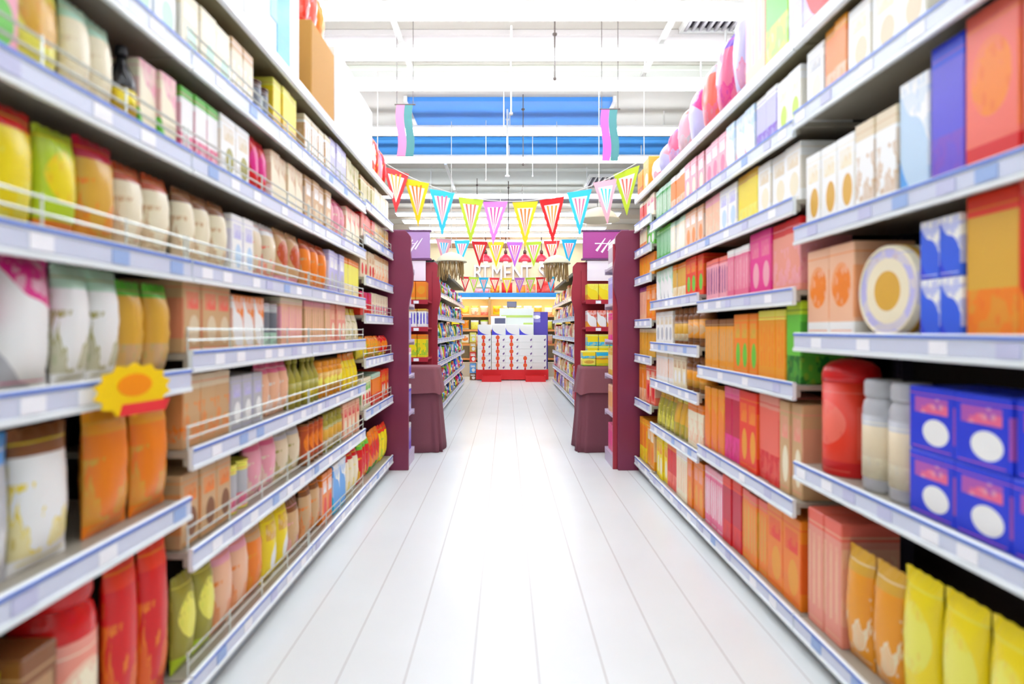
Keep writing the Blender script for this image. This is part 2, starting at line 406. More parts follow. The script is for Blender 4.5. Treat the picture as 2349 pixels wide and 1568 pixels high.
# ------------------------------------------------------------------ packaged goods (front at local y = 0, standing on z = 0)
_pm = {}
def g_carton(w, d, h, m):
    bm = bmesh.new(); bm_box(bm, -w / 2, w / 2, 0, d, 0, h)
    me = mesh('carton', bm, m, min(0.004, w * .04)); return [('body', me)]
def g_bag(w, d, h, m):
    bm = bmesh.new(); nx, nz = 8, 11
    rnd = random.Random(int(w * 1000 + h * 77)); cr = 0.055 * h
    sides = []
    for s in (-1, 1):
        g = []
        for j in range(nz + 1):
            v = j / nz; row = []
            for i in range(nx + 1):
                u = i / nx
                e = (1 - abs(2 * u - 1) ** 3.2) * (max(0, math.sin(math.pi * min(1, max(0, (v - .06) / .88)))) ** .3 if .06 < v < .94 else 0)
                t = 0.0015 + e * (d / 2 - .002) * (1 + rnd.uniform(-.08, .08))
                zz = h * v + (.004 * (i % 2) if j == nz else 0)
                ww = w * (1 - .07 * math.sin(math.pi * v))
                row.append(bm.verts.new(((u - .5) * ww, d / 2 + s * t, zz)))
            g.append(row)
        sides.append(g)
        for j in range(nz):
            for i in range(nx):
                f = bm.faces.new((g[j][i], g[j][i + 1], g[j + 1][i + 1], g[j + 1][i])); f.smooth = 0 < j < nz - 1
    a, b = sides
    for j in range(nz):
        bm.faces.new((a[j][0], a[j + 1][0], b[j + 1][0], b[j][0])); bm.faces.new((a[j][nx], b[j][nx], b[j + 1][nx], a[j + 1][nx]))
    for i in range(nx):
        bm.faces.new((a[0][i], b[0][i], b[0][i + 1], a[0][i + 1])); bm.faces.new((a[nz][i], a[nz][i + 1], b[nz][i + 1], b[nz][i]))
    return [('body', mesh('snack_bag', bm, m))]
def g_pouch(w, d, h, m):
    """stand-up pouch: wide gusset foot tapering to a flat sealed top"""
    bm = bmesh.new(); lv = [(0, .9), (.08, 1), (.3, .95), (.55, .75), (.75, .42), (.9, .1), (1, .06)]
    rings = []
    for v, t in lv:
        ring = []
        for k in range(16):
            a = 2 * math.pi * k / 16; cx, sy = math.cos(a), math.sin(a)
            ring.append(bm.verts.new((w / 2 * math.copysign(abs(cx) ** .6, cx), d / 2 + d / 2 * t * math.copysign(abs(sy) ** .9, sy), h * v)))
        rings.append(ring)
    for a, c in zip(rings, rings[1:]):
        for k in range(16):
            f = bm.faces.new((a[k], a[(k + 1) % 16], c[(k + 1) % 16], c[k])); f.smooth = True
    bm.faces.new(list(reversed(rings[0]))); bm.faces.new(rings[-1])
    return [('body', mesh('pouch', bm, m))]
def g_jar(w, d, h, m, cap):
    r = w / 2
    bm = bmesh.new(); bm_lathe(bm, [(r * .9, 0), (r * .98, h * .03), (r * .98, h * .74), (r * .9, h * .8), (r * .78, h * .83), (r * .78, h * .86)], 0, r)
    body = mesh('jar', bm, mat('jar_fill_' + cap, cap, 0.15))
    bm = bmesh.new(); bm_lathe(bm, [(r * 1.0, h * .12), (r * 1.0, h * .68)], 0, r); lab = mesh('label_wrap', bm, m)
    bm = bmesh.new(); bm_lathe(bm, [(r * .86, h * .84), (r * .9, h * .86), (r * .9, h * .97), (r * .8, h)], 0, r); lid = mesh('lid', bm, mat('lid_' + cap, cap, 0.3))
    return [('body', body), ('label_wrap', lab), ('lid', lid)]
def g_tin(w, d, h, m, cap):
    r = w / 2
    bm = bmesh.new(); bm_lathe(bm, [(r * .94, h * .02), (r * .96, h * .05), (r * .96, h * .93), (r * .95, h * .94)], 0, r); body = mesh('tin', bm, m)
    bm = bmesh.new()
    bm_lathe(bm, [(r * .93, h * .935), (r, h * .94), (r, h * .985), (r * .93, h), (r * .9, h * .985)], 0, r)
    rim = mesh('rim', bm, mat('rim_' + cap, cap, 0.22, 0.5))
    bm = bmesh.new(); bm_lathe(bm, [(r * .95, 0), (r, h * .005), (r, h * .035), (r * .96, h * .045)], 0, r); foot = mesh('rim', bm, mat('rim_' + cap, cap, 0.22, 0.5))
    return [('body', body), ('lid', rim), ('base_rim', foot)]
def g_bottle(w, d, h, m, cap):
    r = w / 2
    bm = bmesh.new(); bm_lathe(bm, [(r * .9, 0), (r, h * .02), (r, h * .52), (r * .92, h * .6), (r * .5, h * .74), (r * .36, h * .8), (r * .36, h * .88)], 0, r); body = mesh('bottle', bm, mat('bottle_' + cap, cap, 0.12))
    bm = bmesh.new(); bm_lathe(bm, [(r * 1.012, h * .14), (r * 1.012, h * .5)], 0, r); lab = mesh('label_wrap', bm, m)
    bm = bmesh.new(); bm_lathe(bm, [(r * .42, h * .88), (r * .44, h * .89), (r * .44, h * .98), (r * .36, h)], 0, r); lid = mesh('cap', bm, mat('lid_' + cap, cap, 0.3))
    return [('body', body), ('label_wrap', lab), ('cap', lid)]
def g_canister(w, d, h, m, cap):
    """tall drum with a domed lid"""
    r = w / 2
    bm = bmesh.new(); bm_lathe(bm, [(r * .95, 0), (r * .98, h * .01), (r * .98, h * .8)], 0, r, 28); body = mesh('canister', bm, m)
    bm = bmesh.new(); bm_lathe(bm, [(r, h * .8), (r, h * .86), (r * .93, h * .92), (r * .7, h * .97), (r * .35, h * .995), (r * .05, h)], 0, r, 28); lid = mesh('lid', bm, mat('lid_' + cap, cap, 0.25))
    return [('body', body), ('lid', lid)]
def g_roundtin(w, d, h, m, cap):
    """wide round biscuit tin stood on its edge, face to the aisle"""
    r = h / 2
    bm = bmesh.new(); seg = 36
    def ring(rr, y): return [bm.verts.new((rr * math.cos(2 * math.pi * k / seg), y, r + rr * math.sin(2 * math.pi * k / seg))) for k in range(seg)]
    rings = [ring(r * .9, .006), ring(r * .94, 0), ring(r * .985, .004), ring(r * .985, d), ring(r * .9, d)]
    for a, c in zip(rings, rings[1:]):
        for k in range(seg): f = bm.faces.new((a[k], a[(k + 1) % seg], c[(k + 1) % seg], c[k])); f.smooth = True
    bm.faces.new(rings[0]); bm.faces.new(rings[-1])
    body = mesh('round_tin', bm, m)
    bm = bmesh.new(); rings = [ring(r * .988, .03), ring(r, .03), ring(r, .05), ring(r * .988, .05)]
    for a, c in zip(rings, rings[1:] + rings[:1]):
        for k in range(seg): bm.faces.new((a[k], a[(k + 1) % seg], c[(k + 1) % seg], c[k]))
    return [('body', body), ('rim', mesh('rim', bm, mat('lid_' + cap, cap, 0.3)))]
KIND = {'C': ('carton', 'box', g_carton), 'B': ('snack_bag', 'bag', g_bag), 'P': ('pouch', 'pouch', g_pouch), 'J': ('jar', 'jar', g_jar), 'T': ('food_tin', 'tin', g_tin),
        'O': ('bottle', 'bottle', g_bottle), 'N': ('canister', 'canister', g_canister), 'D': ('round_tin', 'tin', g_roundtin)}
NOUN = {'C': 'carton', 'B': 'plastic bag', 'P': 'stand-up pouch', 'J': 'lidded jar', 'T': 'tin', 'O': 'bottle', 'N': 'drum', 'D': 'round tin'}
DEPTH = {'C': 0.22, 'B': 0.085, 'P': 0.09}
ORD = 'first second third fourth fifth sixth seventh eighth ninth tenth eleventh twelfth thirteenth fourteenth fifteenth sixteenth seventeenth eighteenth nineteenth twentieth'.split()

def goods(kind, w, h, cols, pat, loc, rz, label, group, parts=True, d=None, jitter=0.0):
    c = cols.split(); c = (c + [c[-1]] * 3)[:3]
    nm, cat, fn = KIND[kind]
    if kind == 'C' and h < 2.2 * w: nm = 'product_box'
    d = d or (min(DEPTH[kind], w * .8) if kind == 'B' else DEPTH.get(kind, w))
    key = (kind, round(w, 3), round(h, 3), round(d, 3), tuple(c), pat)
    if key not in _pm:
        m = mat_print(*c, pat, 0.28 if kind in 'BP' else 0.4)
        _pm[key] = fn(w, d, h, m) if kind in 'CBP' else fn(w, d, h, m, c[2])
    pr = _pm[key]
    rz += random.uniform(-jitter, jitter)
    if len(pr) == 1:
        o = obj(nm, pr[0][1], None, loc, rz)
    else:
        o = obj(nm, None, None, loc, rz)
        for pn, me in pr: obj(pn, me, o)
    return tag(o, label, cat, group)

def cname(cols):
    c = [x.replace('_', ' ') for x in cols.split()]
    return c[0].replace(' ', '-') + ('-and-' + c[1].replace(' ', '-') if len(c) > 1 and c[1] != c[0] else '')

def fill(bk, lev, runs):
    """runs: (y0, y1, kind, width, height, colours, pattern[, tiers]) along one shelf of one bay."""
    side, y0b, y1b, X, levels, top, guards = BAYS[bk]
    z = (levels + [top])[lev]
    rz = R(90) if side < 0 else R(-90)
    items = []
    for r in runs:
        a, b, kind, w, h, cols, pat = r[:7]; tiers = r[7] if len(r) > 7 else 1
        a = max(a, y0b + .02); b = min(b, y1b - .02)
        n = max(1, int(round((b - a) / w))); st = (b - a) / n
        ww = st - 0.005 if kind in 'CBP' else min(w, st - 0.004)
        for i in range(n):
            for t in range(tiers): items.append((a + st * (i + .5), t, kind, ww, h, cols, pat, tiers))
    ys = sorted({round(i[0], 4) for i in items}, reverse=True)
    for (y, t, kind, w, h, cols, pat, tiers) in items:
        k = ys.index(round(y, 4))
        lab = '%s %s, %s%s from far end, %s shelf up, %s, %s' % (cname(cols), NOUN[kind], '' if tiers == 1 else ['lower tier, ', 'upper tier, ', 'topmost tier, '][t], ORD[k], ORD[lev], BAYNAME[bk[1]], SIDENAME[bk[0]])
        off = 0.034 + random.uniform(0, .012)
        goods(kind, w, h, cols, pat, (side * (X + off), y, z + .0008 + t * (h + .0012)), rz, lab, '%s %s on the %s shelf of the %s, %s' % (cname(cols), KIND[kind][0].replace('_', ' ') + 's', ORD[lev], BAYNAME[bk[1]], SIDENAME[bk[0]]), jitter=0.0)

S = {}
S['L1'] = [
 [(.95, 1.3, 'B', .17, .40, 'amber orange yellow', 'blob'), (1.3, 1.41, 'C', .1, .42, 'brown tan rust', 'panel'), (1.42, 1.62, 'J', .19, .54, 'salmon cream red', 'ellipse'), (1.63, 1.92, 'B', .145, .52, 'red orange scarlet', 'blob')],
 [(.95, 1.31, 'B', .175, .33, 'grey white sky', 'blob'), (1.31, 1.49, 'B', .17, .33, 'white yellow brown', 'blob'), (1.545, 1.92, 'B', .18, .34, 'orange gold amber', 'blob')],
 [(.95, 1.43, 'B', .15, .31, 'white magenta grey', 'diag'), (1.43, 1.67, 'B', .115, .30, 'white olive mint', 'blob'), (1.67, 1.92, 'B', .125, .28, 'gold tan leaf', 'band')],
 [(.95, 1.38, 'B', .14, .28, 'yellow lemon red', 'blob'), (1.38, 1.51, 'B', .12, .27, 'lime yellow orange', 'ellipse'), (1.51, 1.66, 'B', .15, .285, 'gold orange crimson', 'blob'), (1.66, 1.92, 'B', .13, .26, 'cream tan rust', 'blob')],
 [(.95, 1.3, 'C', .12, .26, 'pink mint leaf', 'panel'), (1.3, 1.45, 'B', .15, .26, 'lemon gold orange', 'ellipse'), (1.45, 1.64, 'B', .1, .25, 'cream beige mint', 'blob'), (1.65, 1.73, 'O', .08, .24, 'yellow gold black', 'band'), (1.73, 1.92, 'C', .095, .23, 'cream pink leaf', 'diag')],
 [(1.3, 1.92, 'C', .13, .24, 'white pale_blue mint', 'panel')]]
S['L2'] = [
 [(1.95, 2.2, 'B', .125, .32, 'olive lemon lime', 'ellipse'), (2.2, 2.5, 'B', .15, .32, 'peach orange pink', 'blob'), (2.5, 2.65, 'B', .15, .3, 'orange amber tan', 'blob'), (2.65, 2.95, 'B', .15, .31, 'yellow gold white', 'panel'), (2.95, 3.11, 'B', .16, .28, 'tan pink brown', 'blob')],
 [(1.95, 2.3, 'C', .115, .25, 'tan orange brown', 'panel'), (2.3, 2.5, 'T', .1, .2, 'grey rose lemon', 'band'), (2.5, 2.8, 'B', .15, .26, 'pink cream rose', 'blob'), (2.8, 3.11, 'B', .15, .25, 'beige olive grey', 'blob')],
 [(1.95, 2.3, 'C', .115, .25, 'tan orange beige', 'blob'), (2.3, 2.6, 'C', .1, .22, 'grey lavender white', 'panel'), (2.6, 2.95, 'B', .115, .25, 'peach white rose', 'blob'), (2.95, 3.11, 'O', .078, .26, 'olive gold olive', 'band')],
 [(1.95, 2.3, 'C', .115, .25, 'tan coral beige', 'panel'), (2.3, 2.6, 'C', .1, .22, 'white orange beige', 'diag'), (2.6, 2.8, 'T', .1, .2, 'slate mint grey', 'band'), (2.8, 3.11, 'C', .1, .24, 'peach pink cream', 'stripe')],
 [(1.95, 2.3, 'B', .115, .26, 'cream tan brown', 'blob'), (2.3, 2.5, 'C', .1, .24, 'white lavender pale_blue', 'panel'), (2.5, 2.8, 'B', .15, .26, 'beige coral white', 'blob'), (2.8, 3.11, 'B', .15, .27, 'tan rust pink', 'ellipse')],
 [(1.95, 2.2, 'C', .085, .24, 'white rose leaf', 'band'), (2.2, 2.45, 'C', .12, .24, 'white beige olive', 'panel'), (2.48, 2.68, 'B', .1, .26, 'red magenta crimson', 'ellipse'), (2.68, 3.11, 'C', .1, .25, 'cream tan white', 'diag')],
 [(1.95, 2.3, 'C', .115, .23, 'cream white mint', 'panel'), (2.3, 2.5, 'C', .1, .24, 'beige white tan', 'blob'), (2.52, 2.7, 'T', .088, .17, 'slate grey chocolate', 'band'), (2.72, 3.02, 'C', .1, .26, 'yellow gold lemon', 'band')]]
S['L3'] = [
 [(3.15, 3.45, 'B', .15, .31, 'tan orange brown', 'blob'), (3.45, 3.65, 'C', .1, .3, 'orange white scarlet', 'panel'), (3.65, 3.95, 'C', .15, .31, 'sky white cyan', 'diag'), (3.95, 4.31, 'B', .12, .31, 'cream yellow red', 'blob')],
 [(3.15, 3.5, 'T', .088, .23, 'rust orange brown', 'ellipse'), (3.5, 3.9, 'J', .1, .23, 'gold cream olive', 'band'), (3.9, 4.31, 'C', .1, .24, 'peach red cream', 'panel')],
 [(3.15, 3.4, 'O', .08, .26, 'olive yellow olive', 'band'), (3.4, 3.9, 'J', .1, .22, 'gold lemon amber', 'ellipse'), (3.9, 4.31, 'P', .1, .24, 'yellow gold orange', 'blob')],
 [(3.15, 3.6, 'C', .11, .24, 'peach tan pink', 'stripe'), (3.6, 3.95, 'C', .115, .24, 'salmon peach cream', 'panel'), (3.95, 4.31, 'P', .12, .23, 'cream olive yellow', 'blob')],
 [(3.15, 3.55, 'B', .13, .27, 'orange tan rust', 'blob'), (3.55, 3.9, 'C', .115, .27, 'lavender white grey', 'panel'), (3.9, 4.31, 'C', .1, .27, 'lemon cream orange', 'band')],
 [(3.15, 3.6, 'C', .11, .26, 'tan white beige', 'panel'), (3.6, 3.95, 'B', .115, .26, 'pink cream rose', 'blob'), (3.95, 4.31, 'C', .12, .26, 'cream coral white', 'diag')],
 [(3.15, 3.6, 'C', .11, .25, 'white tan cream', 'stripe'), (3.6, 3.95, 'C', .115, .27, 'lavender white grey', 'panel'), (3.95, 4.31, 'C', .12, .25, 'beige olive white', 'diag')]]
S['L4'] = [
 [(4.35, 4.7, 'B', .115, .32, 'red yellow leaf', 'blob'), (4.7, 5.05, 'B', .115, .33, 'orange red green', 'ellipse'), (5.05, 5.36, 'B', .1, .32, 'yellow leaf scarlet', 'blob')],
 [(4.35, 4.7, 'C', .115, .24, 'cream leaf red', 'panel'), (4.7, 5.05, 'C', .1, .25, 'orange red mint', 'band'), (5.05, 5.36, 'C', .1, .26, 'scarlet amber cream', 'panel')],
 [(4.35, 4.6, 'B', .12, .17, 'yellow lemon gold', 'blob'), (4.6, 5.0, 'B', .1, .17, 'amber leaf orange', 'blob'), (5.0, 5.36, 'B', .12, .17, 'red orange yellow', 'ellipse')],
 [(4.35, 4.7, 'C', .115, .18, 'red magenta scarlet', 'diag'), (4.7, 5.36, 'C', .11, .19, 'cream beige rose', 'panel')],
 [(4.35, 4.8, 'C', .11, .22, 'beige tan red', 'panel'), (4.8, 5.36, 'C', .11, .23, 'cream orange tan', 'blob')],
 [(4.35, 4.8, 'C', .11, .18, 'coral cream red', 'band'), (4.8, 5.36, 'C', .14, .19, 'beige gold cream', 'panel')],
 [(4.35, 4.8, 'C', .11, .2, 'cream olive tan', 'stripe'), (4.8, 5.36, 'C', .11, .21, 'cream white beige', 'panel')]]
S['R1'] = [
 [(1.23, 1.37, 'B', .14, .46, 'scarlet orange red', 'blob'), (1.37, 1.85, 'B', .16, .44, 'yellow lemon amber', 'ellipse'), (1.85, 2.15, 'B', .15, .40, 'amber cream gold', 'blob'), (2.15, 2.39, 'C', .12, .46, 'salmon peach coral', 'stripe')],
 [(1.23, 1.79, 'C', .185, .19, 'blue rose white', 'panel', 2), (1.795, 2.07, 'J', .13, .38, 'beige cream grey', 'band'), (2.1, 2.38, 'N', .2, .44, 'scarlet coral red', 'ellipse')],
 [(1.23, 1.4, 'C', .17, .39, 'red coral orange', 'diag'), (1.4, 1.57, 'C', .17, .38, 'gold orange scarlet', 'band'), (1.57, 1.735, 'C', .085, .17, 'royal white blue', 'diag', 2), (1.74, 2.052, 'D', .3, .3, 'cream lavender gold', 'plate'), (2.06, 2.39, 'C', .165, .34, 'peach orange white', 'ellipse')],
 [(1.23, 1.57, 'C', .17, .42, 'coral orange red', 'ellipse'), (1.57, 1.7, 'C', .13, .4, 'violet purple blue', 'band'), (1.7, 1.83, 'C', .13, .35, 'pale_blue white sky', 'diag'), (1.83, 2.05, 'C', .11, .3, 'white tan beige', 'blob'), (2.05, 2.39, 'C', .115, .29, 'white cream gold', 'panel')],
 [(1.7, 2.1, 'C', .13, .25, 'white cream beige', 'panel'), (2.1, 2.26, 'C', .08, .26, 'orange peach amber', 'band'), (2.26, 2.39, 'C', .13, .24, 'white grey cream', 'panel')]]
S['R2'] = [
 [(2.43, 2.75, 'C', .16, .38, 'orange scarlet amber', 'panel'), (2.75, 3.05, 'C', .1, .36, 'orange gold coral', 'stripe'), (3.05, 3.3, 'C', .125, .37, 'crimson red scarlet', 'band'), (3.3, 3.6, 'C', .1, .35, 'rose white pink', 'stripe')],
 [(2.43, 2.62, 'C', .095, .4, 'tan salmon cream', 'panel'), (2.62, 2.85, 'C', .115, .41, 'coral red salmon', 'band'), (2.85, 3.08, 'C', .115, .4, 'scarlet orange amber', 'panel'), (3.08, 3.3, 'C', .11, .4, 'crimson magenta rose', 'band'), (3.3, 3.6, 'C', .1, .37, 'orange amber coral', 'diag')],
 [(2.43, 2.56, 'C', .13, .35, 'leaf dark_green lime', 'band'), (2.56, 2.85, 'C', .095, .32, 'amber orange lemon', 'stripe'), (2.85, 3.15, 'C', .1, .31, 'orange gold leaf', 'panel'), (3.15, 3.6, 'C', .11, .29, 'amber tan brown', 'stripe')],
 [(2.43, 2.7, 'C', .135, .31, 'salmon pink red', 'blob'), (2.7, 2.95, 'C', .12, .31, 'magenta rose pink', 'panel'), (2.95, 3.25, 'C', .1, .27, 'rose pink white', 'stripe'), (3.25, 3.6, 'C', .115, .25, 'pink plum coral', 'stripe')],
 [(2.43, 2.85, 'C', .14, .25, 'white beige cream', 'panel'), (2.85, 3.1, 'C', .125, .26, 'yellow lemon gold', 'band'), (3.1, 3.35, 'C', .12, .25, 'white lavender pale_blue', 'panel'), (3.35, 3.6, 'C', .12, .25, 'peach beige pink', 'blob')],
 [(2.43, 2.65, 'C', .11, .25, 'white cream lime', 'panel'), (2.65, 2.88, 'C', .11, .26, 'lavender purple white', 'band'), (2.88, 3.25, 'C', .12, .26, 'white pale_blue pink', 'diag'), (3.25, 3.6, 'C', .115, .25, 'pink white rose', 'panel')]]
S['R3'] = [
 [(3.64, 3.95, 'C', .1, .34, 'orange salmon amber', 'panel'), (3.95, 4.2, 'C', .125, .33, 'cream peach white', 'stripe'), (4.2, 4.45, 'C', .12, .34, 'red coral orange', 'band'), (4.45, 4.78, 'C', .11, .33, 'yellow amber cream', 'panel')],
 [(3.64, 3.95, 'C', .1, .29, 'cream peach orange', 'blob'), (3.95, 4.3, 'P', .115, .29, 'gold olive lemon', 'band'), (4.3, 4.78, 'P', .12, .28, 'olive lemon gold', 'blob')],
 [(3.64, 4.0, 'J', .115, .23, 'amber gold brown', 'band'), (4.0, 4.3, 'C', .1, .22, 'cream tan white', 'panel'), (4.3, 4.78, 'C', .12, .23, 'white peach cream', 'stripe')],
 [(3.64, 4.0, 'J', .115, .26, 'amber tan brown', 'ellipse'), (4.0, 4.3, 'J', .1, .26, 'gold cream brown', 'band'), (4.3, 4.78, 'C', .12, .25, 'white beige grey', 'panel')],
 [(3.64, 4.0, 'C', .12, .26, 'scarlet orange leaf', 'panel'), (4.0, 4.3, 'C', .1, .25, 'gold cream orange', 'band'), (4.3, 4.78, 'C', .12, .25, 'white mint grey', 'diag')],
 [(3.64, 4.0, 'C', .12, .25, 'peach white orange', 'panel'), (4.0, 4.35, 'C', .115, .25, 'cream white mint', 'stripe'), (4.35, 4.78, 'C', .11, .26, 'green mint leaf', 'stripe')],
 [(3.64, 4.0, 'C', .12, .26, 'pink white cream', 'panel'), (4.0, 4.35, 'C', .115, .26, 'orange peach white', 'band'), (4.35, 4.78, 'C', .11, .26, 'green white mint', 'stripe')]]
S['R4'] = [
 [(4.82, 5.1, 'C', .14, .38, 'amber cream orange', 'panel'), (5.1, 5.36, 'C', .13, .38, 'orange yellow amber', 'band')],
 [(4.82, 5.1, 'C', .14, .33, 'coral cream red', 'panel'), (5.1, 5.36, 'C', .13, .32, 'orange peach amber', 'band')],
 [(4.82, 5.36, 'C', .13, .24, 'gold amber cream', 'stripe')],
 [(4.82, 5.1, 'C', .14, .3, 'orange peach amber', 'panel'), (5.1, 5.36, 'C', .13, .3, 'peach salmon plum', 'stripe')],
 [(4.82, 5.36, 'C', .13, .19, 'amber orange salmon', 'diag')],
 [(4.82, 5.1, 'C', .14, .19, 'leaf mint white', 'panel'), (5.1, 5.36, 'C', .13, .19, 'cream orange white', 'band')],
 [(4.82, 5.1, 'C', .14, .19, 'cream rose white', 'panel'), (5.1, 5.36, 'C', .13, .19, 'red coral cream', 'band')]]
for bk, rows in S.items():
    for i, row in enumerate(rows): fill(bk, i, row)

# ------------------------------------------------------------------ overstock on top of the shelving
def big_carton(side, X, y0, y1, z, h, d, m, label, tape=True, mark=None):
    w = y1 - y0
    t = thing('shipping_carton', label, 'carton', (side * X, (y0 + y1) / 2, z), R(90) if side < 0 else R(-90))
    bm = bmesh.new(); bm_box(bm, -w / 2, w / 2, 0, d, 0, h)
    obj('box', mesh('box', bm, m, 0.006), t)
    if tape:
        bm = bmesh.new(); bm_box(bm, -w / 2 + .003, w / 2 - .003, d / 2 - .03, d / 2 + .03, h, h + .0012); bm_box(bm, w / 2, w / 2 + .0012, d / 2 - .03, d / 2 + .03, h - .1, h)
        bm_box(bm, -w / 2 - .0012, -w / 2, d / 2 - .03, d / 2 + .03, h - .1, h)
        obj('tape', mesh('tape', bm, M_TAPE if m == M_CARD else mat('clear_tape', 'E6E2D8', 0.2)), t)
    if mark:
        for (a, b, c, e, mm) in mark:
            bm = bmesh.new(); bm_box(bm, a * w, b * w, -0.003, 0.0, c * h, e * h); obj('printed_panel', mesh('printed_panel', bm, mm), t)
    return t
M_CYAN = mat('cyan_print', '14A4E0', 0.4); M_PALEB = mat('pale_blue_print', '7CC0EA', 0.4)
ZT = 2.551
big_carton(-1, 1.06, 2.0, 2.36, ZT, .5, .4, M_PAPER, 'plain white carton on top of the wire-railed shelving, beside the cyan-marked one')
big_carton(-1, 1.06, 2.38, 3.0, ZT, .55, .4, M_PAPER, 'white carton with a cyan panel on top of the wire-railed shelving', True, [(.02, .28, .05, .95, M_CYAN), (-.1, .02, .3, .9, M_PALEB)])
big_carton(-1, 1.05, 3.16, 3.58, ZT, .43, .42, M_CARD, 'brown cardboard carton topped by orange bags above the wire-railed shelving')
big_carton(-1, 1.05, 3.6, 4.12, ZT, .5, .42, M_PAPER, 'tall white carton next to the brown cardboard one on the top deck')
big_carton(-1, 1.05, 4.14, 4.6, ZT, .46, .42, mat('off_white_board', 'EEF0EC', 0.5), 'off-white carton between a tall white one and a red bag pile, top deck')
def top_goods(side, X, y, z, kind, w, h, cols, pat, lab, d=None):
    return goods(kind, w, h, cols, pat, (side * X, y, z), R(90) if side < 0 else R(-90), lab, None, d=d)
for y, c, pat, lab, hh in ((3.24, 'scarlet coral orange', 'blob', 'red-orange bag on the brown carton, at its white-cartons-with-cyan end', .3), (3.37, 'coral pink scarlet', 'blob', 'coral bag in the middle on top of the brown carton', .32), (3.5, 'orange amber coral', 'ellipse', 'bright orange bag on the brown carton beside the tall white carton', .3)):
    top_goods(-1, 1.09, y, ZT + .432, 'B', .125, hh, c, pat, lab, .12)
for y, c, pat, hh, k, lab in ((4.69, 'red orange coral', 'blob', .42, 'B', 'tall red bag on the top deck beside the off-white carton'), (4.84, 'coral white pink', 'ellipse', .36, 'B', 'coral and white bag next to the tall red bag, top deck'),
                           (4.98, 'scarlet yellow red', 'blob', .38, 'B', 'scarlet bag with yellow patch standing on the top deck, wire-railed side'), (5.12, 'pink magenta white', 'diag', .33, 'B', 'pink bag with magenta corner on the top deck, wire-railed side'),
                           (5.26, 'red gold crimson', 'blob', .36, 'B', 'red bag with gold patch at the deck end by the wooden panel')):
    top_goods(-1, 1.08, y, ZT, k, .135, hh, c, pat, lab, .12)
# right-hand deck: rows of noodle multipacks
RT = [(1.75, 1.95, 'C', 'lavender white purple', 'diag', .5), (1.95, 2.15, 'C', 'white pink lavender', 'panel', .52), (2.15, 2.38, 'C', 'red coral lavender', 'diag', .5), (2.38, 2.5, 'C', 'white lavender pink', 'band', .5), (2.5, 2.72, 'C', 'leaf lime mint', 'band', .52),
      (2.72, 2.95, 'C', 'peach pink white', 'stripe', .5), (2.95, 3.2, 'B', 'lavender rose white', 'blob', .5), (3.2, 3.45, 'B', 'rose magenta purple', 'blob', .46), (3.45, 3.7, 'B', 'coral rose grey', 'blob', .42), (3.7, 3.95, 'B', 'lavender magenta rose', 'diag', .38),
      (3.95, 4.2, 'B', 'pink grey coral', 'blob', .34), (4.2, 4.45, 'B', 'rose lavender purple', 'blob', .3), (4.45, 4.7, 'B', 'lavender pink white', 'diag', .26), (4.7, 4.92, 'B', 'white rose pink', 'blob', .22), (4.94, 5.14, 'C', 'gold amber cream', 'panel', .27), (5.16, 5.36, 'C', 'amber rust gold', 'band', .22)]
for i, (a, b, k, cols, pat, h) in enumerate(RT):
    top_goods(1, XR + .02, (a + b) / 2, 2.501, k, b - a - .006, h, cols, pat, '%s %s on the top deck of open-fronted shelving, %s from wooden panel' % (cname(cols), 'carton' if k == 'C' else 'multipack bag', ORD[len(RT) - 1 - i]), .3 if k == 'C' else .16)

# promo starburst clipped to a shelf edge
t = thing('promotion_sign', 'yellow starburst price sign with a red strip clipped to the shelf edge', 'sign', (-0.985, 1.55, 1.142), R(90 - 12))
bm = bmesh.new(); pts = []
for k in range(28):
    a = 2 * math.pi * k / 28; r = 1.0 if k % 2 else .86
    pts.append((.125 * r * math.cos(a), .072 * r * math.sin(a)))
bm_prism(bm, pts, 'y', -.002, .002); obj('card', mesh('card', bm, mat('sign_yellow', 'FFD400', 0.4)), t)
bm = bmesh.new(); bm_prism(bm, [(.055 * math.cos(2 * math.pi * k / 20), .03 * math.sin(2 * math.pi * k / 20) + .012) for k in range(20)], 'y', -.0035, -.0021); obj('price_spot', mesh('price_spot', bm, mat('sign_orange', 'FF9500', 0.4)), t)
bm = bmesh.new(); bm_prism(bm, [(-.05, -.066), (.1, -.066), (.118, -.036), (-.04, -.036)], 'y', -.0045, -.0022); obj('red_strip', mesh('red_strip', bm, mat('sign_red', 'F2343A', 0.4)), t)
bm = bmesh.new(); bm_box(bm, -.012, .012, .0022, .045, -.012, .012); obj('clip', mesh('clip', bm, M_RAIL), t)

# ------------------------------------------------------------------ wooden end panels with scroll edge, end displays
def scroll(xi, xo, top):
    """panel outline: edge to the aisle at xi (bulging towards 0 near shoulder height), outer edge at xo."""
    s = 1 if xi > 0 else -1; pts = []
    prof = [(0.0, 0), (1.5, 0), (1.58, .01), (1.64, .045), (1.72, .07), (1.82, .075), (1.9, .06), (1.97, .03), (2.04, .03), (2.1, .045), (2.16, .04), (top - .03, .0), (top, -.05)]
    for z, b in prof: pts.append((xi - s * b * .6, z))
    pts += [(xo, top), (xo, 0.0)]
    return pts
def end_panel(side, xi, xo, y, m, label, top=2.22):
    bm = bmesh.new(); bm_prism(bm, scroll(side * xi, side * xo, top), 'y', y, y + .04)
    tag(obj('wooden_divider', mesh('wooden_divider', bm, m, 0.004)), label, 'panel', 'wooden scroll-edged panels at the shelf ends')
end_panel(-1, .90, 2.1, 5.40, M_PANEL, 'dark burgundy wooden panel ending the wire-railed shelving')
end_panel(1, 1.04, 2.3, 5.40, M_PANEL, 'dark burgundy wooden panel ending the open-fronted shelving')
end_panel(-1, .93, 2.0, 7.96, M_PANEL2, 'redder wooden panel heading the far bottle shelving')
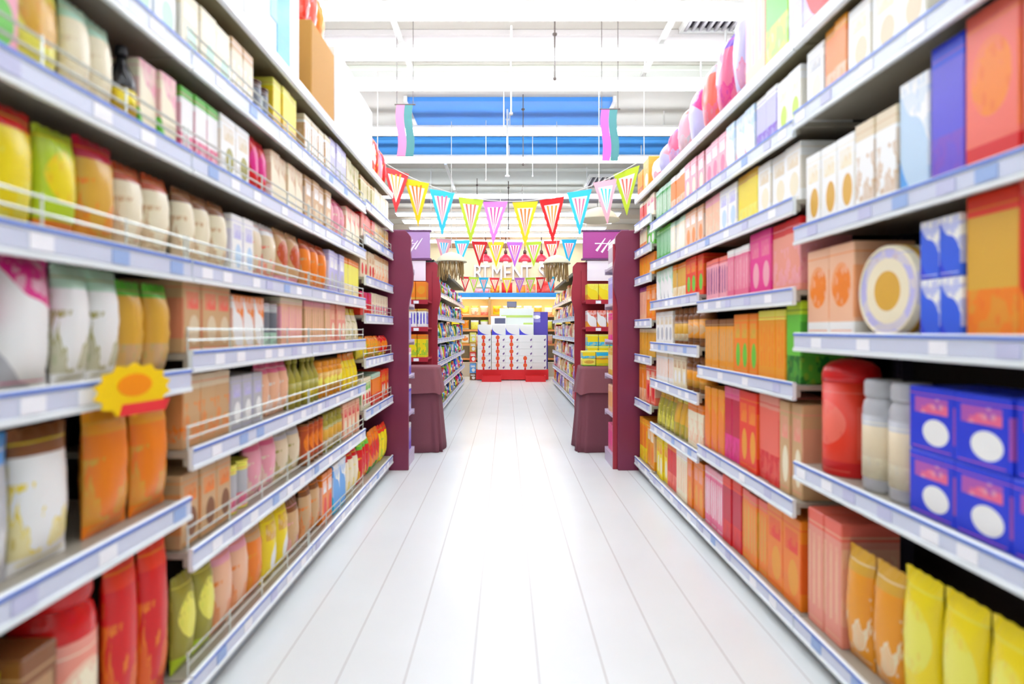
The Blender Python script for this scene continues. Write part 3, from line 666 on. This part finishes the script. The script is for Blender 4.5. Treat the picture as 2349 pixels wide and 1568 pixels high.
end_panel(1, .94, 2.1, 7.96, M_PANEL2, 'redder wooden panel heading the far packet shelving')

def end_unit(label, x0, x1, y_back, dirn, levels, top, edge):
    """a low-depth display facing along the aisle: back on y_back, front towards dirn."""
    W = x1 - x0
    t = thing('end_display', label, 'shelving', ((x0 + x1) / 2, y_back, 0), 0 if dirn < 0 else R(180), 'displays at the shelf ends')
    w = W / 2; dp = .44
    bm = bmesh.new(); bm_box(bm, -w, w, -.02, -.001, 0.0, top); obj('back_panel', mesh('back_panel', bm, M_PANEL2), t)
    for z in levels:
        bm = bmesh.new(); bm_box(bm, -w, w, -dp, -.021, z - .024, z); s = obj('shelf', mesh('shelf', bm, edge, .002), t)
        bm = bmesh.new(); bm_box(bm, -w, w, -dp - .012, -dp - .001, z - .05, z + .008); obj('price_rail', mesh('price_rail', bm, edge, .002), s)
        for x in (-.3, 0, .3): obj('price_tag', tag_mesh('white'), s, (x, -dp - .0125, z - .0))
    bm = bmesh.new(); bm_box(bm, -w, w, -dp, -.021, .0, levels[0] - .026); obj('plinth', mesh('plinth', bm, edge), t)
    return t
M_EDGER = mat('red_shelf_edge', 'B8283A', 0.4); M_EDGEW = mat('mauve_shelf_edge', 'C8B8CC', 0.4)
E1, E2 = [.12, .5, .86, 1.2, 1.55, 1.9], [.12, .52, .94, 1.33, 1.68]
end_unit('end display behind the burgundy panel on the wire-railed side', -1.95, -.92, 5.445, 1, E1, 2.1, M_EDGEW)
end_unit('end display behind the burgundy panel on the open-fronted side', 1.0, 2.05, 5.445, 1, E1, 2.1, M_EDGEW)
end_unit('red-edged end display in front of the far bottle shelving', -1.9, -1.0, 7.955, -1, E2, 2.1, M_EDGER)
end_unit('red-edged end display in front of the far packet shelving', 1.03, 1.95, 7.955, -1, E2, 2.1, M_EDGER)
# goods on the displays that face away: only their aisle end shows
CL = ['lavender purple white', 'violet lavender white', 'white violet pink', 'purple lavender white', 'white lavender coral', 'violet white rose']
CR = ['rose magenta leaf', 'peach amber white', 'gold cream orange', 'magenta gold rose', 'lavender purple white', 'white plum lavender']
for i, z in enumerate(E1):
    for k in range(2):
        y = 5.48 + .19 * k
        goods('C', .3, .26, CL[i], 'band', (-.925 - .17, y, z + .001), R(0), '%s carton, end display behind burgundy panel, %s shelf up, %s, wire-railed side' % (cname(CL[i]), ORD[i], ['beside panel', 'outer row'][k]), None, d=.17)
        goods('C', .3, .26, CR[i], 'panel', (1.005 + .17, y, z + .001), R(0), '%s carton, end display behind burgundy panel, %s shelf up, %s, open-fronted side' % (cname(CR[i]), ORD[i], ['beside panel', 'outer row'][k]), None, d=.17)
# goods facing the camera
def row_front(x0, x1, z, kind, w, h, cols, pat, where, tiers=1):
    n = max(1, round((x1 - x0) / w)); st = (x1 - x0) / n
    for i in range(n):
        for t in range(tiers):
            k = i if x0 > 0 else n - 1 - i
            goods(kind, st - .006, h, cols, pat, (x0 + st * (i + .5), 7.955 - .425, z + .001 + t * (h + .001)), 0,
                  '%s %s%s, %s from the aisle, %s' % (cname(cols), NOUN[kind], '' if tiers == 1 else [', lower tier', ', upper tier'][t], ORD[k], where), None, d=.2)
FR, FL = 'display fronting far packet shelving', 'display fronting far bottle shelving'
row_front(1.05, 1.93, .12, 'C', .15, .3, 'beige coral white', 'panel', 'bottom shelf, ' + FR)
row_front(1.05, 1.93, .52, 'C', .15, .32, 'rose white magenta', 'band', 'second shelf, ' + FR)
row_front(1.05, 1.93, .94, 'C', .15, .15, 'yellow cyan lemon', 'band', 'third shelf, ' + FR, 2)
row_front(1.05, 1.93, 1.33, 'C', .12, .22, 'white coral amber', 'diag', 'fourth shelf, ' + FR)
row_front(1.05, 1.93, 1.68, 'C', .15, .21, 'yellow lemon amber', 'diag', 'top shelf, ' + FR)
row_front(-1.88, -1.02, .12, 'C', .15, .3, 'violet lavender white', 'panel', 'bottom shelf, ' + FL)
row_front(-1.88, -1.02, .52, 'C', .15, .3, 'white violet rose', 'band', 'second shelf, ' + FL)
row_front(-1.88, -1.02, .94, 'C', .12, .3, 'yellow leaf orange', 'blob', 'third shelf, ' + FL)
row_front(-1.88, -1.02, 1.33, 'C', .12, .24, 'white violet gold', 'stripe', 'fourth shelf, ' + FL)
row_front(-1.88, -1.02, 1.68, 'C', .15, .24, 'orange amber gold', 'ellipse', 'top shelf, ' + FL)

def header(x, y, label, c, strokes):
    t = thing('header_sign', label, 'sign', (x, y, 2.26))
    bm = bmesh.new(); bm_box(bm, -.3, .3, 0, .04, 0, .36); obj('board', mesh('board', bm, mat('sign_' + c, c, 0.35), .006), t)
    bm = bmesh.new()
    for a in ((-.32, .32, -.006, .046, .36, .385), (-.32, .32, -.006, .046, -.025, 0)): bm_box(bm, *a)
    obj('frame', mesh('frame', bm, mat('sign_frame', '6A3A66', 0.4), .003), t)
    bm = bmesh.new(); bm_prism(bm, [(-.24, -.3), (.24, -.3), (.24, -.028), (-.24, -.028)], 'y', .012, .03); obj('white_panel', mesh('white_panel', bm, mat('lilac_white', 'F1E6F4', .5)), t)
    bm = bmesh.new()   # brushed white marks
    for q, (a, b, c2, d2, th) in enumerate(strokes):
        dx, dz = c2 - a, d2 - b; L_ = math.hypot(dx, dz); nx, nz = -dz / L_ * th, dx / L_ * th
        bm_prism(bm, [(a - nx, b - nz), (c2 - nx * .4, d2 - nz * .4), (c2 + nx * .4, d2 + nz * .4), (a + nx, b + nz)], 'y', -.004 - .0006 * q, -.0005 - .0001 * q)
    obj('lettering', mesh('lettering', bm, mat('lettering_white', 'FBF0FA', .4)), t)
ST = [(-.12, .1, .0, .27, .016), (-.05, .08, .07, .25, .014), (.04, .1, .14, .24, .014), (-.14, .2, .12, .2, .008), (.1, .12, .2, .27, .012)]
header(1.34, 7.86, 'magenta header sign with white brush lettering above the red-edged display', 'B03C90', ST)
header(-1.32, 7.86, 'lilac header sign with white lettering above the yellow-green goods display', 'B48AC0', ST)
# posts carry the headers down on to the panel
for o in [o for o in COL.objects if o.name.startswith('header_sign')]:
    bm = bmesh.new()
    for x in (-.22, .22): bm_box(bm, x - .012, x + .012, .045, .069, -.2, .3)
    obj('post', mesh('post', bm, mat('sign_frame', '6A3A66', 0.4)), o)

# draped tables in the cross aisle
def draped(x, y, label, seed):
    rnd = random.Random(seed)
    t = thing('draped_table', label, 'table', (x, y, 0))
    def skirt(z0, z1, w0, d0, w1, d1, amp, n, cap, ph):
        bm = bmesh.new(); rings = []; N = 96; L = 9
        for j in range(L + 1):
            v = j / L; ring = []; w, d = w0 + (w1 - w0) * v, d0 + (d1 - d0) * v
            for k in range(N):
                a = 2 * math.pi * k / N
                cx = math.copysign(abs(math.cos(a)) ** .35, math.cos(a)); cy = math.copysign(abs(math.sin(a)) ** .35, math.sin(a))
                f = 1 + amp * (1 - v) * (math.sin(n * a + ph) + .5 * math.sin(n * 1.7 * a + ph * 2))
                ring.append(bm.verts.new((w * cx * f, d * cy * f, z0 + (z1 - z0) * v + (.012 * math.sin(5 * a + ph) if j == 0 and z0 > .1 else 0))))
            rings.append(ring)
        for a, b in zip(rings, rings[1:]):
            for k in range(N):
                fc = bm.faces.new((a[k], a[(k + 1) % N], b[(k + 1) % N], b[k])); fc.smooth = True
        bm.faces.new(rings[-1])
        if cap: bm.faces.new(list(reversed(rings[0])))
        return bm
    obj('skirt', mesh('skirt', skirt(.004, .885, .23, .25, .165, .18, .055, 11, True, seed), M_CLOTH), t)
    obj('topper', mesh('topper', skirt(.62, .905, .225, .24, .175, .19, .03, 7, False, seed + 1), M_CLOTH2), t)
draped(-.90, 6.42, 'brown draped table before the far bottle shelving', 1)
draped(.98, 6.42, 'brown draped table before the far packet shelving, goods stacked on it', 2)
# goods piled on the second table
for i, (dx, dz, c, p) in enumerate(((-.075, 0, 'lemon gold leaf', 'ellipse'), (.075, 0, 'yellow lime amber', 'band'), (-.075, .082, 'yellow cyan lemon', 'band'), (.075, .082, 'cyan yellow lemon', 'band'))):
    goods('C', .145, .08, c, p, (.98 + dx, 6.34, .907 + dz), 0, '%s flat carton on the brown draped table, %s' % (cname(c), ['lower, aisle end', 'lower, outer end', 'upper, aisle end', 'upper, outer end'][i]), None, d=.16)

# ------------------------------------------------------------------ far shelving beyond the cross aisle
FLV = [.12, .46, .81, 1.16, 1.51, 1.86]
LPAL = ['blue white sky', 'green leaf white', 'magenta violet white', 'sky white royal', 'white pink magenta', 'purple rose lavender', 'teal cyan white', 'royal cyan white', 'orange yellow red', 'slate white navy', 'dark_green leaf lime', 'red white yellow', 'white grey sky', 'navy sky white', 'yellow lime green']
RPAL = ['tan cream rust', 'red gold cream', 'violet white navy', 'cream coral white', 'gold cream brown', 'pink white rose', 'navy violet white', 'white lavender blue', 'coral red gold', 'beige tan white', 'rust amber cream', 'lemon gold cream', 'plum rose white']
rnd = random.Random(5)
BN = ['first', 'second', 'third', 'fourth', 'fifth']
for side, X, y0, pal in ((-1, .99, 8.02, LPAL), (1, 1.13, 8.02, RPAL)):
    who = 'far bottle shelving' if side < 0 else 'far packet shelving'
    for b in range(5):
        ya, yb = y0 + 1.2 * b, y0 + 1.2 * (b + 1)
        bay('shelving_bay', '%s bay of the %s counted from its wooden panel' % (BN[b], who), side, ya, yb, X, FLV, 2.26, (), True, 'shelving bays beyond the cross aisle')
        for li, z in enumerate(FLV):
            used = set(); n = 6 if b < 2 else 4; st = 1.16 / n
            for i in range(n):
                c = rnd.choice([p for p in pal if cname(p) not in used] or pal); used.add(cname(c))
                k = rnd.choice(['O', 'P', 'O', 'T']) if side < 0 else rnd.choice(['C', 'P', 'C', 'B'])
                h = rnd.choice([.22, .24, .26]); w = {'O': .11, 'T': .13, 'J': .12}.get(k, st - .012)
                y = ya + .02 + st * (i + .5)
                lab = '%s %s, %s in %s bay, %s shelf up, %s' % (cname(c), NOUN[k], ORD[i], BN[b], ORD[li], who)
                goods(k, w, h, c, ['band', 'ellipse', 'diag', 'panel'][pal.index(c) % 4], (side * (X + .03), y, z + .001), R(90) if side < 0 else R(-90), lab, 'goods on the ' + who)

# ------------------------------------------------------------------ back of the store: carton display, cold cabinets, lettering
M_BLUEP = mat('blue_swoosh', '4A46D8', .4); M_MARK = mat('mauve_mark', '7A5A96', .5); M_REDP = mat('red_print', 'F0282C', .4); M_ORP = mat('orange_print', 'F4622A', .4)
Y0 = 15.0
def px(x, y=Y0): return (x - 1160) * y / F
cols_x = [px(x) for x in (1111, 1143.5, 1175, 1206.5, 1238)]
cw, chh = .352, .178
bm0 = bmesh.new(); bm_box(bm0, -cw / 2, cw / 2, 0, .4, 0, chh - .003); ME_BOX = mesh('box', bm0, M_PAPER, .004)
bm0 = bmesh.new(); bm_prism(bm0, [(.12, .02), (.155, .05), (.15, .1), (.13, .075), (.105, .06)], 'y', -.002, 0); ME_MARK = mesh('printed_mark', bm0, M_MARK)
bm0 = bmesh.new(); bm_prism(bm0, [(.05 * math.cos(2 * math.pi * k / 18) - .02, .055 * math.sin(2 * math.pi * k / 18) + .115) for k in range(18)], 'y', -.0022, 0, 1)
bm_prism(bm0, [(-.045, .0), (.005, .0), (-.002, .06), (-.038, .06)], 'y', -.0018, 0, 0)
bm_prism(bm0, [(-.042, .168), (.002, .168), (.0, .175), (-.04, .175)], 'y', -.0018, 0, 0); ME_RED = mesh('printed_bottle', bm0, [M_REDP, M_ORP])
rowz = [.275 + chh * r for r in range(5)]
for ci, cx in enumerate(cols_x):
    for r, z in enumerate(rowz):
        red = ci < 3 or (ci == 3 and r < 2)
        o = thing('display_carton', 'white carton %s, %s from the blue tower side, %s row up' % ('with red bottle print' if red else 'with plain face', ORD[4 - ci], ORD[r]), 'carton', (cx, Y0, z), 0, 'white cartons stacked in the end display')
        obj('box', ME_BOX, o); obj('printed_mark', ME_MARK, o)
        if red: obj('printed_bottle', ME_RED, o)
zt = .275 + 5 * chh
for ci, cx in enumerate(cols_x[:4]):
    o = thing('swoosh_sign', 'white sign board with blue curved corner, %s from the blue tower' % ORD[3 - ci], 'sign', (cx, Y0 + .02, zt), 0, 'sign boards on the white cartons')
    bm = bmesh.new(); bm_box(bm, -.17, .17, 0, .03, 0, .27); obj('board', mesh('board', bm, M_PAPER, .003), o)
    bm = bmesh.new(); pts = [(-.168, .003)] + [(.13 - .298 * math.sin(math.pi / 2 * k / 10), .003 + .21 * (1 - math.cos(math.pi / 2 * k / 10))) for k in range(11)]
    bm_prism(bm, pts, 'y', -.003, 0); obj('blue_swoosh', mesh('blue_swoosh', bm, M_BLUEP), o)
t = thing('display_plinth', 'long red plinth under the stacked white cartons', 'plinth', (px(1175), Y0, 0))
bm = bmesh.new(); bm_box(bm, -.93, .93, 0, .45, 0.02, .272); obj('body', mesh('body', bm, mat('plinth_red', 'E81E26', .45), .005), t)
bm = bmesh.new()
for x in (-.85, -.05, .85): bm_box(bm, x - .05, x + .05, .03, .42, 0, .02)
obj('feet', mesh('feet', bm, M_KICK), t)
for x0, x1, lab in ((1105, 1150, 'low red crate of orange fruit at the open side of the plinth'), (1206, 1252, 'low red crate of orange fruit before the plinth, under the blue tower')):
    y = Y0 - .42; a, b = px(x0, y), px(x1, y)
    t = thing('low_crate', lab, 'crate', ((a + b) / 2, y, 0)); w = (b - a) / 2
    bm = bmesh.new(); bm_box(bm, -w, w, 0, .36, 0, .015); bm_box(bm, -w, w, 0, .015, .015, .15); bm_box(bm, -w, w, .345, .36, .015, .15); bm_box(bm, -w, -w + .015, .015, .345, .015, .15); bm_box(bm, w - .015, w, .015, .345, .015, .15)
    obj('box', mesh('box', bm, mat('plinth_red', 'E81E26', .45)), t)
    for i in range(5):
        for j in range(3):
            xx, yy = (a + b) / 2 - w + .066 + (2 * w - .132) * i / 4, y + .066 + .113 * j
            bm = bmesh.new() if False else None
            if 'fr' not in _m:
                b2 = bmesh.new(); bmesh.ops.create_icosphere(b2, subdivisions=2, radius=.048)
                for f in b2.faces: f.smooth = True
                _m['fr'] = mesh('fruit', b2, mat('orange_peel', 'F6A21E', .4, bump=.2, bscale=200))
                b2 = bmesh.new(); bm_lathe(b2, [(.006, .044), (.01, .05), (.004, .054)], seg=6); _m['st'] = mesh('stem', b2, mat('stem_green', '5A7A2A', .6))
            o = tag(obj('orange', None, None, (xx, yy, .064)), 'orange in the red crate %s, %s row, %s along' % (['on the open side', 'under the blue tower'][x0 > 1150], ['front', 'middle', 'back'][j], ORD[i]), 'fruit', 'oranges in the low red crates')
            obj('peel', _m['fr'], o); obj('stem', _m['st'], o)

# blue tower display
t = thing('display_tower', 'blue-violet cardboard tower display standing by the white cartons', 'display', (px(1241, 15.35), 15.62, 0))
bm = bmesh.new(); bm_box(bm, -.2, .2, 0, .3, 0, 1.78); obj('body', mesh('body', bm, mat('tower_blue', '5A4CB4', .45), .005), t)
bm = bmesh.new(); bm_box(bm, -.2, .0, -.004, 0, 1.5, 1.76); obj('pale_patch', mesh('pale_patch', bm, mat('tower_lilac', '9A92D8', .45)), t)
bm = bmesh.new(); bm_prism(bm, [(.1 * math.cos(2 * math.pi * k / 16) - .1, .05 * math.sin(2 * math.pi * k / 16) + 1.64) for k in range(16)], 'y', -.008, -.0041); obj('emblem', mesh('emblem', bm, M_PAPER), t)
# promotional board behind the cartons
def board(name, lab, cat, x0, x1, z0, z1, y, m, extras=(), stand=None):
    t = thing(name, lab, cat, ((x0 + x1) / 2, y, 0)); w = (x1 - x0) / 2
    bm = bmesh.new(); bm_box(bm, -w, w, 0, .03, z0, z1); obj('board', mesh('board', bm, m, .004), t)
    for (a, b, c, d, mm, nm) in extras:
        bm = bmesh.new(); bm_box(bm, -w + 2 * w * a, -w + 2 * w * b, -.004, 0, z0 + (z1 - z0) * c, z0 + (z1 - z0) * d); obj(nm, mesh(nm, bm, mm), t)
    bm = bmesh.new()
    for x in (-w * .7, w * .7): bm_box(bm, x - .015, x + .015, .031, .06, 0, z1 - .02)
    obj('stand', mesh('stand', bm, M_KICK), t)
    return t
M_LIMEP = mat('lime_print', 'C4E070', .5); M_DG = mat('slate_print', '5C6080', .5); M_SPOT = mat('red_spot', 'F06A6A', .5)
board('promotion_board', 'pale mint board with lime bands standing behind the white cartons', 'board', px(1146, 15.52), px(1224, 15.52), 1.0, 1.87, 15.52, mat('mint_board', 'E8F0EA', .5),
      [(.05, .97, .72, .79, M_LIMEP, 'lime_band'), (.7, .98, .5, .56, M_LIMEP, 'lime_band'), (.24, .34, .4, .47, M_SPOT, 'red_spot'), (.66, .76, .4, .47, M_SPOT, 'red_spot')])
board('price_board', 'small white board with a dark number panel behind the first columns', 'board', px(1126, 15.43), px(1161, 15.43), 1.3, 1.66, 15.42, M_PAPER, [(.25, .95, .45, .85, M_DG, 'number_panel')])
board('price_board', 'dark number panel on a stand in front of the cold cabinet', 'board', px(1163, 15.75), px(1185, 15.75), 1.9, 2.06, 15.75, M_DG, [(.05, .95, .08, .92, mat('digit_slate', '7A7F9A', .5), 'number_panel')])

# lit cold cabinets along the back wall
M_GLOW = mat('cabinet_lamp', 'FFD48A', .4, emit=14.0)
t = thing('cold_cabinet', 'long lit cabinet with blue fascia along the cream back wall', 'cabinet', (0.1, 16.25, 0))
W2 = 2.2
bm = bmesh.new(); bm_box(bm, -W2, W2, .62, .66, 0, 2.3); obj('back_panel', mesh('back_panel', bm, mat('cabinet_inside', 'FBE6B8', .5)), t)
bm = bmesh.new(); bm_box(bm, -W2, W2, 0, .66, 2.2, 2.33); obj('fascia', mesh('fascia', bm, mat('fascia_blue', '1C8CD6', .4), .01), t)
bm = bmesh.new(); bm_box(bm, -W2 + .02, W2 - .02, .05, .1, 2.165, 2.198); obj('lamp', mesh('lamp', bm, M_GLOW), t)
for z in (.5, .9, 1.3, 1.7):
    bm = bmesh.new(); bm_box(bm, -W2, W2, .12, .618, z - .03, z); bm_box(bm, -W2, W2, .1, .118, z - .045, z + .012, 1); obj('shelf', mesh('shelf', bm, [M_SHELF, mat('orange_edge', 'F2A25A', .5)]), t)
bm = bmesh.new(); bm_box(bm, -W2, W2, 0, .618, 0, .4); obj('base', mesh('base', bm, mat('cabinet_base', 'D8C8B0', .5), .01), t)
for x in (-W2, -.55, W2):
    bm = bmesh.new(); bm_box(bm, x - .03, x + .03, .02, .6, .4, 2.2); obj('divider', mesh('divider', bm, mat('divider_tan', 'D8A868', .5)), t)
WPAL = ['lemon yellow white', 'yellow amber lemon', 'cream orange gold', 'white lemon lime', 'amber orange cream', 'peach coral white', 'gold yellow cream']
for li, z in enumerate((.9, 1.3, 1.7)):
    xs = [-2.05 + .27 * i for i in range(6)] + [-.35 + .29 * i for i in range(9)]
    for i, x in enumerate(xs):
        c = WPAL[(i * 3 + li * 2) % 7]
        goods('P' if (i + li) % 2 else 'B', .22, .27, c, ['ellipse', 'blob', 'band'][i % 3], (.1 + x, 16.375, z + .001), 0, '%s packet in the lit cabinet, %s along, %s' % (cname(c), ORD[i], ['lower shelf', 'middle shelf', 'top shelf'][li]), 'packets in the lit cabinet')
for x, w, h, c, lab in ((px(1163, 16.4), .3, .3, 'red scarlet crimson', 'red gift pouch standing on the blue fascia, middle of three'), (px(1252, 16.4), .5, .34, 'red coral scarlet', 'wide red gift pouch on the blue fascia above the blue tower'), (px(1104, 16.4), .45, .2, 'pink coral rose', 'low pink pouch on the blue fascia')):
    goods('P', w, h, c, 'blob', (x, 16.4, 2.332), 0, lab, None, d=.2)
for x, h, c, lab in ((px(1135, 16.5), .22, 'amber rust gold', 'amber pouch on the blue fascia beside the low pink one'), (px(1195, 16.5), .24, 'orange amber coral', 'orange pouch on the blue fascia, second from the wide red pouch'), (px(1218, 16.5), .26, 'coral peach orange', 'coral pouch on the blue fascia next to the wide red pouch')):
    goods('P', .26, h, c, 'blob', (x, 16.45, 2.332), 0, lab, None, d=.16)
# side column of small goods by the carton stack
for i, (z0, z1, c) in enumerate(((.12, .3, 'brown'), (.3, .55, 'sky'), (.58, .85, 'scarlet'), (.85, 1.1, 'gold'), (1.1, 1.35, 'lemon'))):
    goods('C', .16, z1 - z0 - .004, c + ' white', 'panel', (-.85, Y0 + .1, z0 - .118), 0, 'small %s carton in the single column beside the white stack' % c, None, d=.2)

# wall lettering
for ch, x, w in (('R', 1096, 14), ('T', 1113, 20), ('M', 1140, 22), ('E', 1163, 13), ('N', 1187, 18), ('T', 1209, 18), ('S', 1243, 15), ('T', 1264, 16)):
    cu = bpy.data.curves.new('wall_letter', 'FONT'); cu.body = ch; cu.size = .61; cu.extrude = .03; cu.bevel_depth = .006; cu.align_x = 'CENTER'
    cu.materials.append(mat('letter_white', 'FBF6FB', .3))
    o = bpy.data.objects.new('wall_letter', cu); COL.objects.link(o)
    o.location = ((x - 1160) * 16.95 / F, 16.96, 1.3 + (756 - 641) * 16.95 / F); o.rotation_euler = (R(90), 0, 0)
    nth = {1096: '', 1113: 'T before the M', 1209: 'T after the N', 1264: 'T after the S'}.get(x, '')
    me = bpy.data.meshes.new_from_object(o); me.materials.append(mat('letter_side', 'B08CA8', .4))
    for v in me.vertices: v.co.x *= .74
    for f in me.polygons: f.material_index = 0 if abs(f.normal.z) > .6 else 1
    o2 = obj('wall_letter', me, None, o.location.copy()); o2.rotation_euler = (R(90), 0, 0)
    bpy.data.objects.remove(o); o = o2
    tag(o, 'raised white capital letter %s on the cream back wall' % (nth or ch), 'letter', 'raised white letters on the back wall')

# red pendant lamps before the wall
def pendant(x, y, z, lab):
    t = thing('pendant_lamp', lab, 'lamp', (x, y, z), 0, 'red pendant lamps before the back wall')
    bm = bmesh.new(); bm_lathe(bm, [(.175, 0), (.18, .02), (.165, .09), (.12, .16), (.06, .2), (.04, .22)], seg=24)
    obj('shade', mesh('shade', bm, mat('lamp_red', 'D62A42', .3)), t)
    bm = bmesh.new(); bm_lathe(bm, [(.045, .221), (.045, .3), (.02, .33)], seg=14); obj('collar', mesh('collar', bm, mat('lamp_brown', '5A342C', .4)), t)
    bm = bmesh.new(); bm_tube(bm, [(0, 0, .331), (0, 0, H - z - .002)], .012, 8); obj('cord', mesh('cord', bm, mat('lamp_brown', '5A342C', .4)), t)
    bm = bmesh.new(); bm_lathe(bm, [(.02, -.045), (.05, -.035), (.06, -.001)], seg=14); obj('bulb', mesh('bulb', bm, mat('bulb_lit', 'FFF0D0', .4, emit=6.0)), t)
for x, lab in ((1114, 'red pendant lamp over the wall letter T before the M'), (1160, 'red pendant lamp over the wall letter E'), (1204, 'red pendant lamp over the wall letter T after the N'), (1242, 'red pendant lamp over the wall letter S')):
    pendant((x - 1160) * 15.8 / F, 15.8, 1.3 + (756 - 601) * 15.8 / F, lab)

# ------------------------------------------------------------------ bunting
def bunting(y, zc, half, sag, flags, w, h, lab, seed):
    rnd = random.Random(seed)
    t = thing('bunting', lab, 'bunting', (0.05, y, 0))
    def zz(x): return zc + sag * (x / half) ** 2
    pts = [(-half, 0, H - .18)] + [(-half + 2 * half * i / 24, 0, zz(-half + 2 * half * i / 24)) for i in range(25)] + [(half, 0, H - .18)]
    bm = bmesh.new(); bm_tube(bm, pts, .004, 5); obj('cord', mesh('cord', bm, M_CORD), t)
    for x, c in flags:
        tz = zz(x); tilt = 2 * sag * x / half ** 2 * .5
        bm = bmesh.new(); z0 = -.007
        pl = [(-w / 2, z0 - tilt * w / 2), (w / 2, z0 + tilt * w / 2), (0, -h)]
        cx, cz = 0, -h * .36
        inn = [(cx + (a - cx) * .62, cz + (b - cz) * .62) for a, b in pl]
        bm_prism(bm, pl, 'y', -.0008, .0008, 0)
        bm_prism(bm, inn, 'y', -.0016, -.0009, 1)
        for q in range(3):   # stripes printed on the inner field
            u = .22 + .28 * q
            bm_prism(bm, [(inn[0][0] + (inn[1][0] - inn[0][0]) * (u - .06), inn[0][1] - .004), (inn[0][0] + (inn[1][0] - inn[0][0]) * (u + .06), inn[0][1] - .004), (inn[2][0], inn[2][1] + .012)], 'y', -.0022 - .0003 * q, -.0017, 2)
        o = obj('pennant', mesh('pennant', bm, [mat('flag_' + c, c, .5), mat('flag_inner', 'FBEFEA', .6), mat('flagstripe_' + c, {'yellow': 'orange', 'cyan': 'rose', 'lime': 'coral', 'purple': 'magenta', 'red': 'amber', 'pink': 'cyan', 'orchid': 'magenta'}.get(c, 'rose'), .5)]), t, (x, 0, tz), 0)
        o.rotation_euler = (rnd.uniform(-.25, .25), 0, rnd.uniform(-.25, .25))
PAL['orchid'] = 'D070DC'
bunting(5.7, 2.55, 1.3, .42, [(-1.12, 'red'), (-.92, 'yellow'), (-.67, 'cyan'), (-.39, 'lime'), (-.15, 'orchid'), (.14, 'yellow'), (.4, 'red'), (.67, 'cyan'), (.92, 'pink'), (1.13, 'lime')], .25, .45, 'bunting of striped pennants over the cross aisle, the one before the header signs', 1)
bunting(9.0, 2.66, 1.2, .06, [(-1.0, 'pink'), (-.72, 'cyan'), (-.45, 'red'), (-.2, 'yellow'), (.09, 'orchid'), (.38, 'lime'), (.66, 'red'), (.93, 'cyan')], .26, .4, 'bunting of striped pennants hung between the far shelvings, behind the header signs', 2)
bunting(13.0, 2.46, 1.15, .04, [(-.95, 'red'), (-.76, 'lime'), (-.54, 'cyan'), (-.3, 'red'), (-.02, 'yellow'), (.26, 'orchid'), (.5, 'lime'), (.73, 'red'), (.96, 'cyan')], .23, .36, 'bunting of striped pennants crossing just before the wall letters', 3)

# straw ornaments
def straw(x, y, z, r, fringe, lab):
    t = thing('straw_ornament', lab, 'ornament', (x, y, z))
    bm = bmesh.new(); bm_lathe(bm, [(r, 0), (r * .98, r * .06), (r * .8, r * .3), (r * .5, r * .52), (r * .2, r * .62), (r * .04, r * .66)], seg=32); obj('dome', mesh('dome', bm, M_STRAW), t)
    bm = bmesh.new(); bm_tube(bm, [(0, 0, r * .66), (0, 0, H - z - .17)], .004, 6); obj('cord', mesh('cord', bm, M_CORD), t)
    if fringe:
        bm = bmesh.new(); n = 44; rd = random.Random(3)
        for k in range(n):
            a = 2 * math.pi * k / n; rr = r * rd.uniform(.55, .9); l = fringe * rd.uniform(.7, 1.1)
            bm_tube(bm, [(rr * math.cos(a), rr * math.sin(a), -.001), (rr * 1.03 * math.cos(a + .1), rr * 1.03 * math.sin(a + .1), -l)], .006, 4)
        obj('fringe', mesh('fringe', bm, M_STRAW2), t)
straw(.95, 5.95, 2.41, .21, 0, 'round pale straw ornament hanging above the magenta header sign')
straw(-.66, 7.1, 2.12, .19, .2, 'round straw ornament with brown fringe hanging by the far bottle shelving')
straw(.62, 7.1, 2.1, .17, .2, 'round straw ornament with brown fringe hanging by the far packet shelving')
straw(-.53, 14.0, 2.3, .19, 0, 'small round straw ornament hanging in front of the wall letters')

# hanging banners over the aisle
def banner(x, y, z0, z1, c1, c2, lab):
    t = thing('hanging_banner', lab, 'banner', (x, y, z0)); h = z1 - z0
    bm = bmesh.new(); n = 10
    pts = [(-.07 + .012 * math.sin(6 * k / n), h * k / n) for k in range(n + 1)] + [(.0 + .012 * math.sin(6 * k / n), h * k / n) for k in range(n, -1, -1)]
    bm_prism(bm, pts, 'y', -.004, .004); obj('panel', mesh('panel', bm, mat('banner_' + c1, c1, .5)), t)
    bm = bmesh.new(); pts = [(.002 + .012 * math.sin(6 * k / n), h * k / n) for k in range(n + 1)] + [(.07 + .012 * math.sin(6 * k / n), h * k / n) for k in range(n, -1, -1)]
    bm_prism(bm, pts, 'y', -.004, .004); obj('panel', mesh('panel', bm, mat('banner_' + c2, c2, .5)), t)
    bm = bmesh.new(); bm_tube(bm, [(-.09, 0, h + .006), (.09, 0, h + .006)], .006, 6)
    for s in (-.07, .07): bm_tube(bm, [(s, 0, h + .006), (s, 0, H - z0 - .002)], .003, 5)
    obj('hanger', mesh('hanger', bm, M_WIREDARK), t)
PAL['hotpink'] = 'FF8FC0'; PAL['seagreen'] = '4E9494'; PAL['fuchsia'] = 'DE66DC'
banner(-.87, 5.05, 2.8, 3.24, 'hotpink', 'seagreen', 'narrow pink and dark green banner hanging over the wire-railed side')
banner(.9, 5.05, 2.76, 3.2, 'fuchsia', 'seagreen', 'narrow magenta and teal banner hanging over the open-fronted side')

# ------------------------------------------------------------------ light and colour management
w = bpy.data.worlds.new('store'); SC.world = w; w.use_nodes = True
w.node_tree.nodes['Background'].inputs[0].default_value = (1, 1, 1, 1); w.node_tree.nodes['Background'].inputs[1].default_value = 0.3
SC.view_settings.view_transform = 'Standard'; SC.view_settings.look = 'None'
SC.view_settings.exposure = 0.8; SC.view_settings.gamma = 1.0; SC.view_settings.use_curve_mapping = False
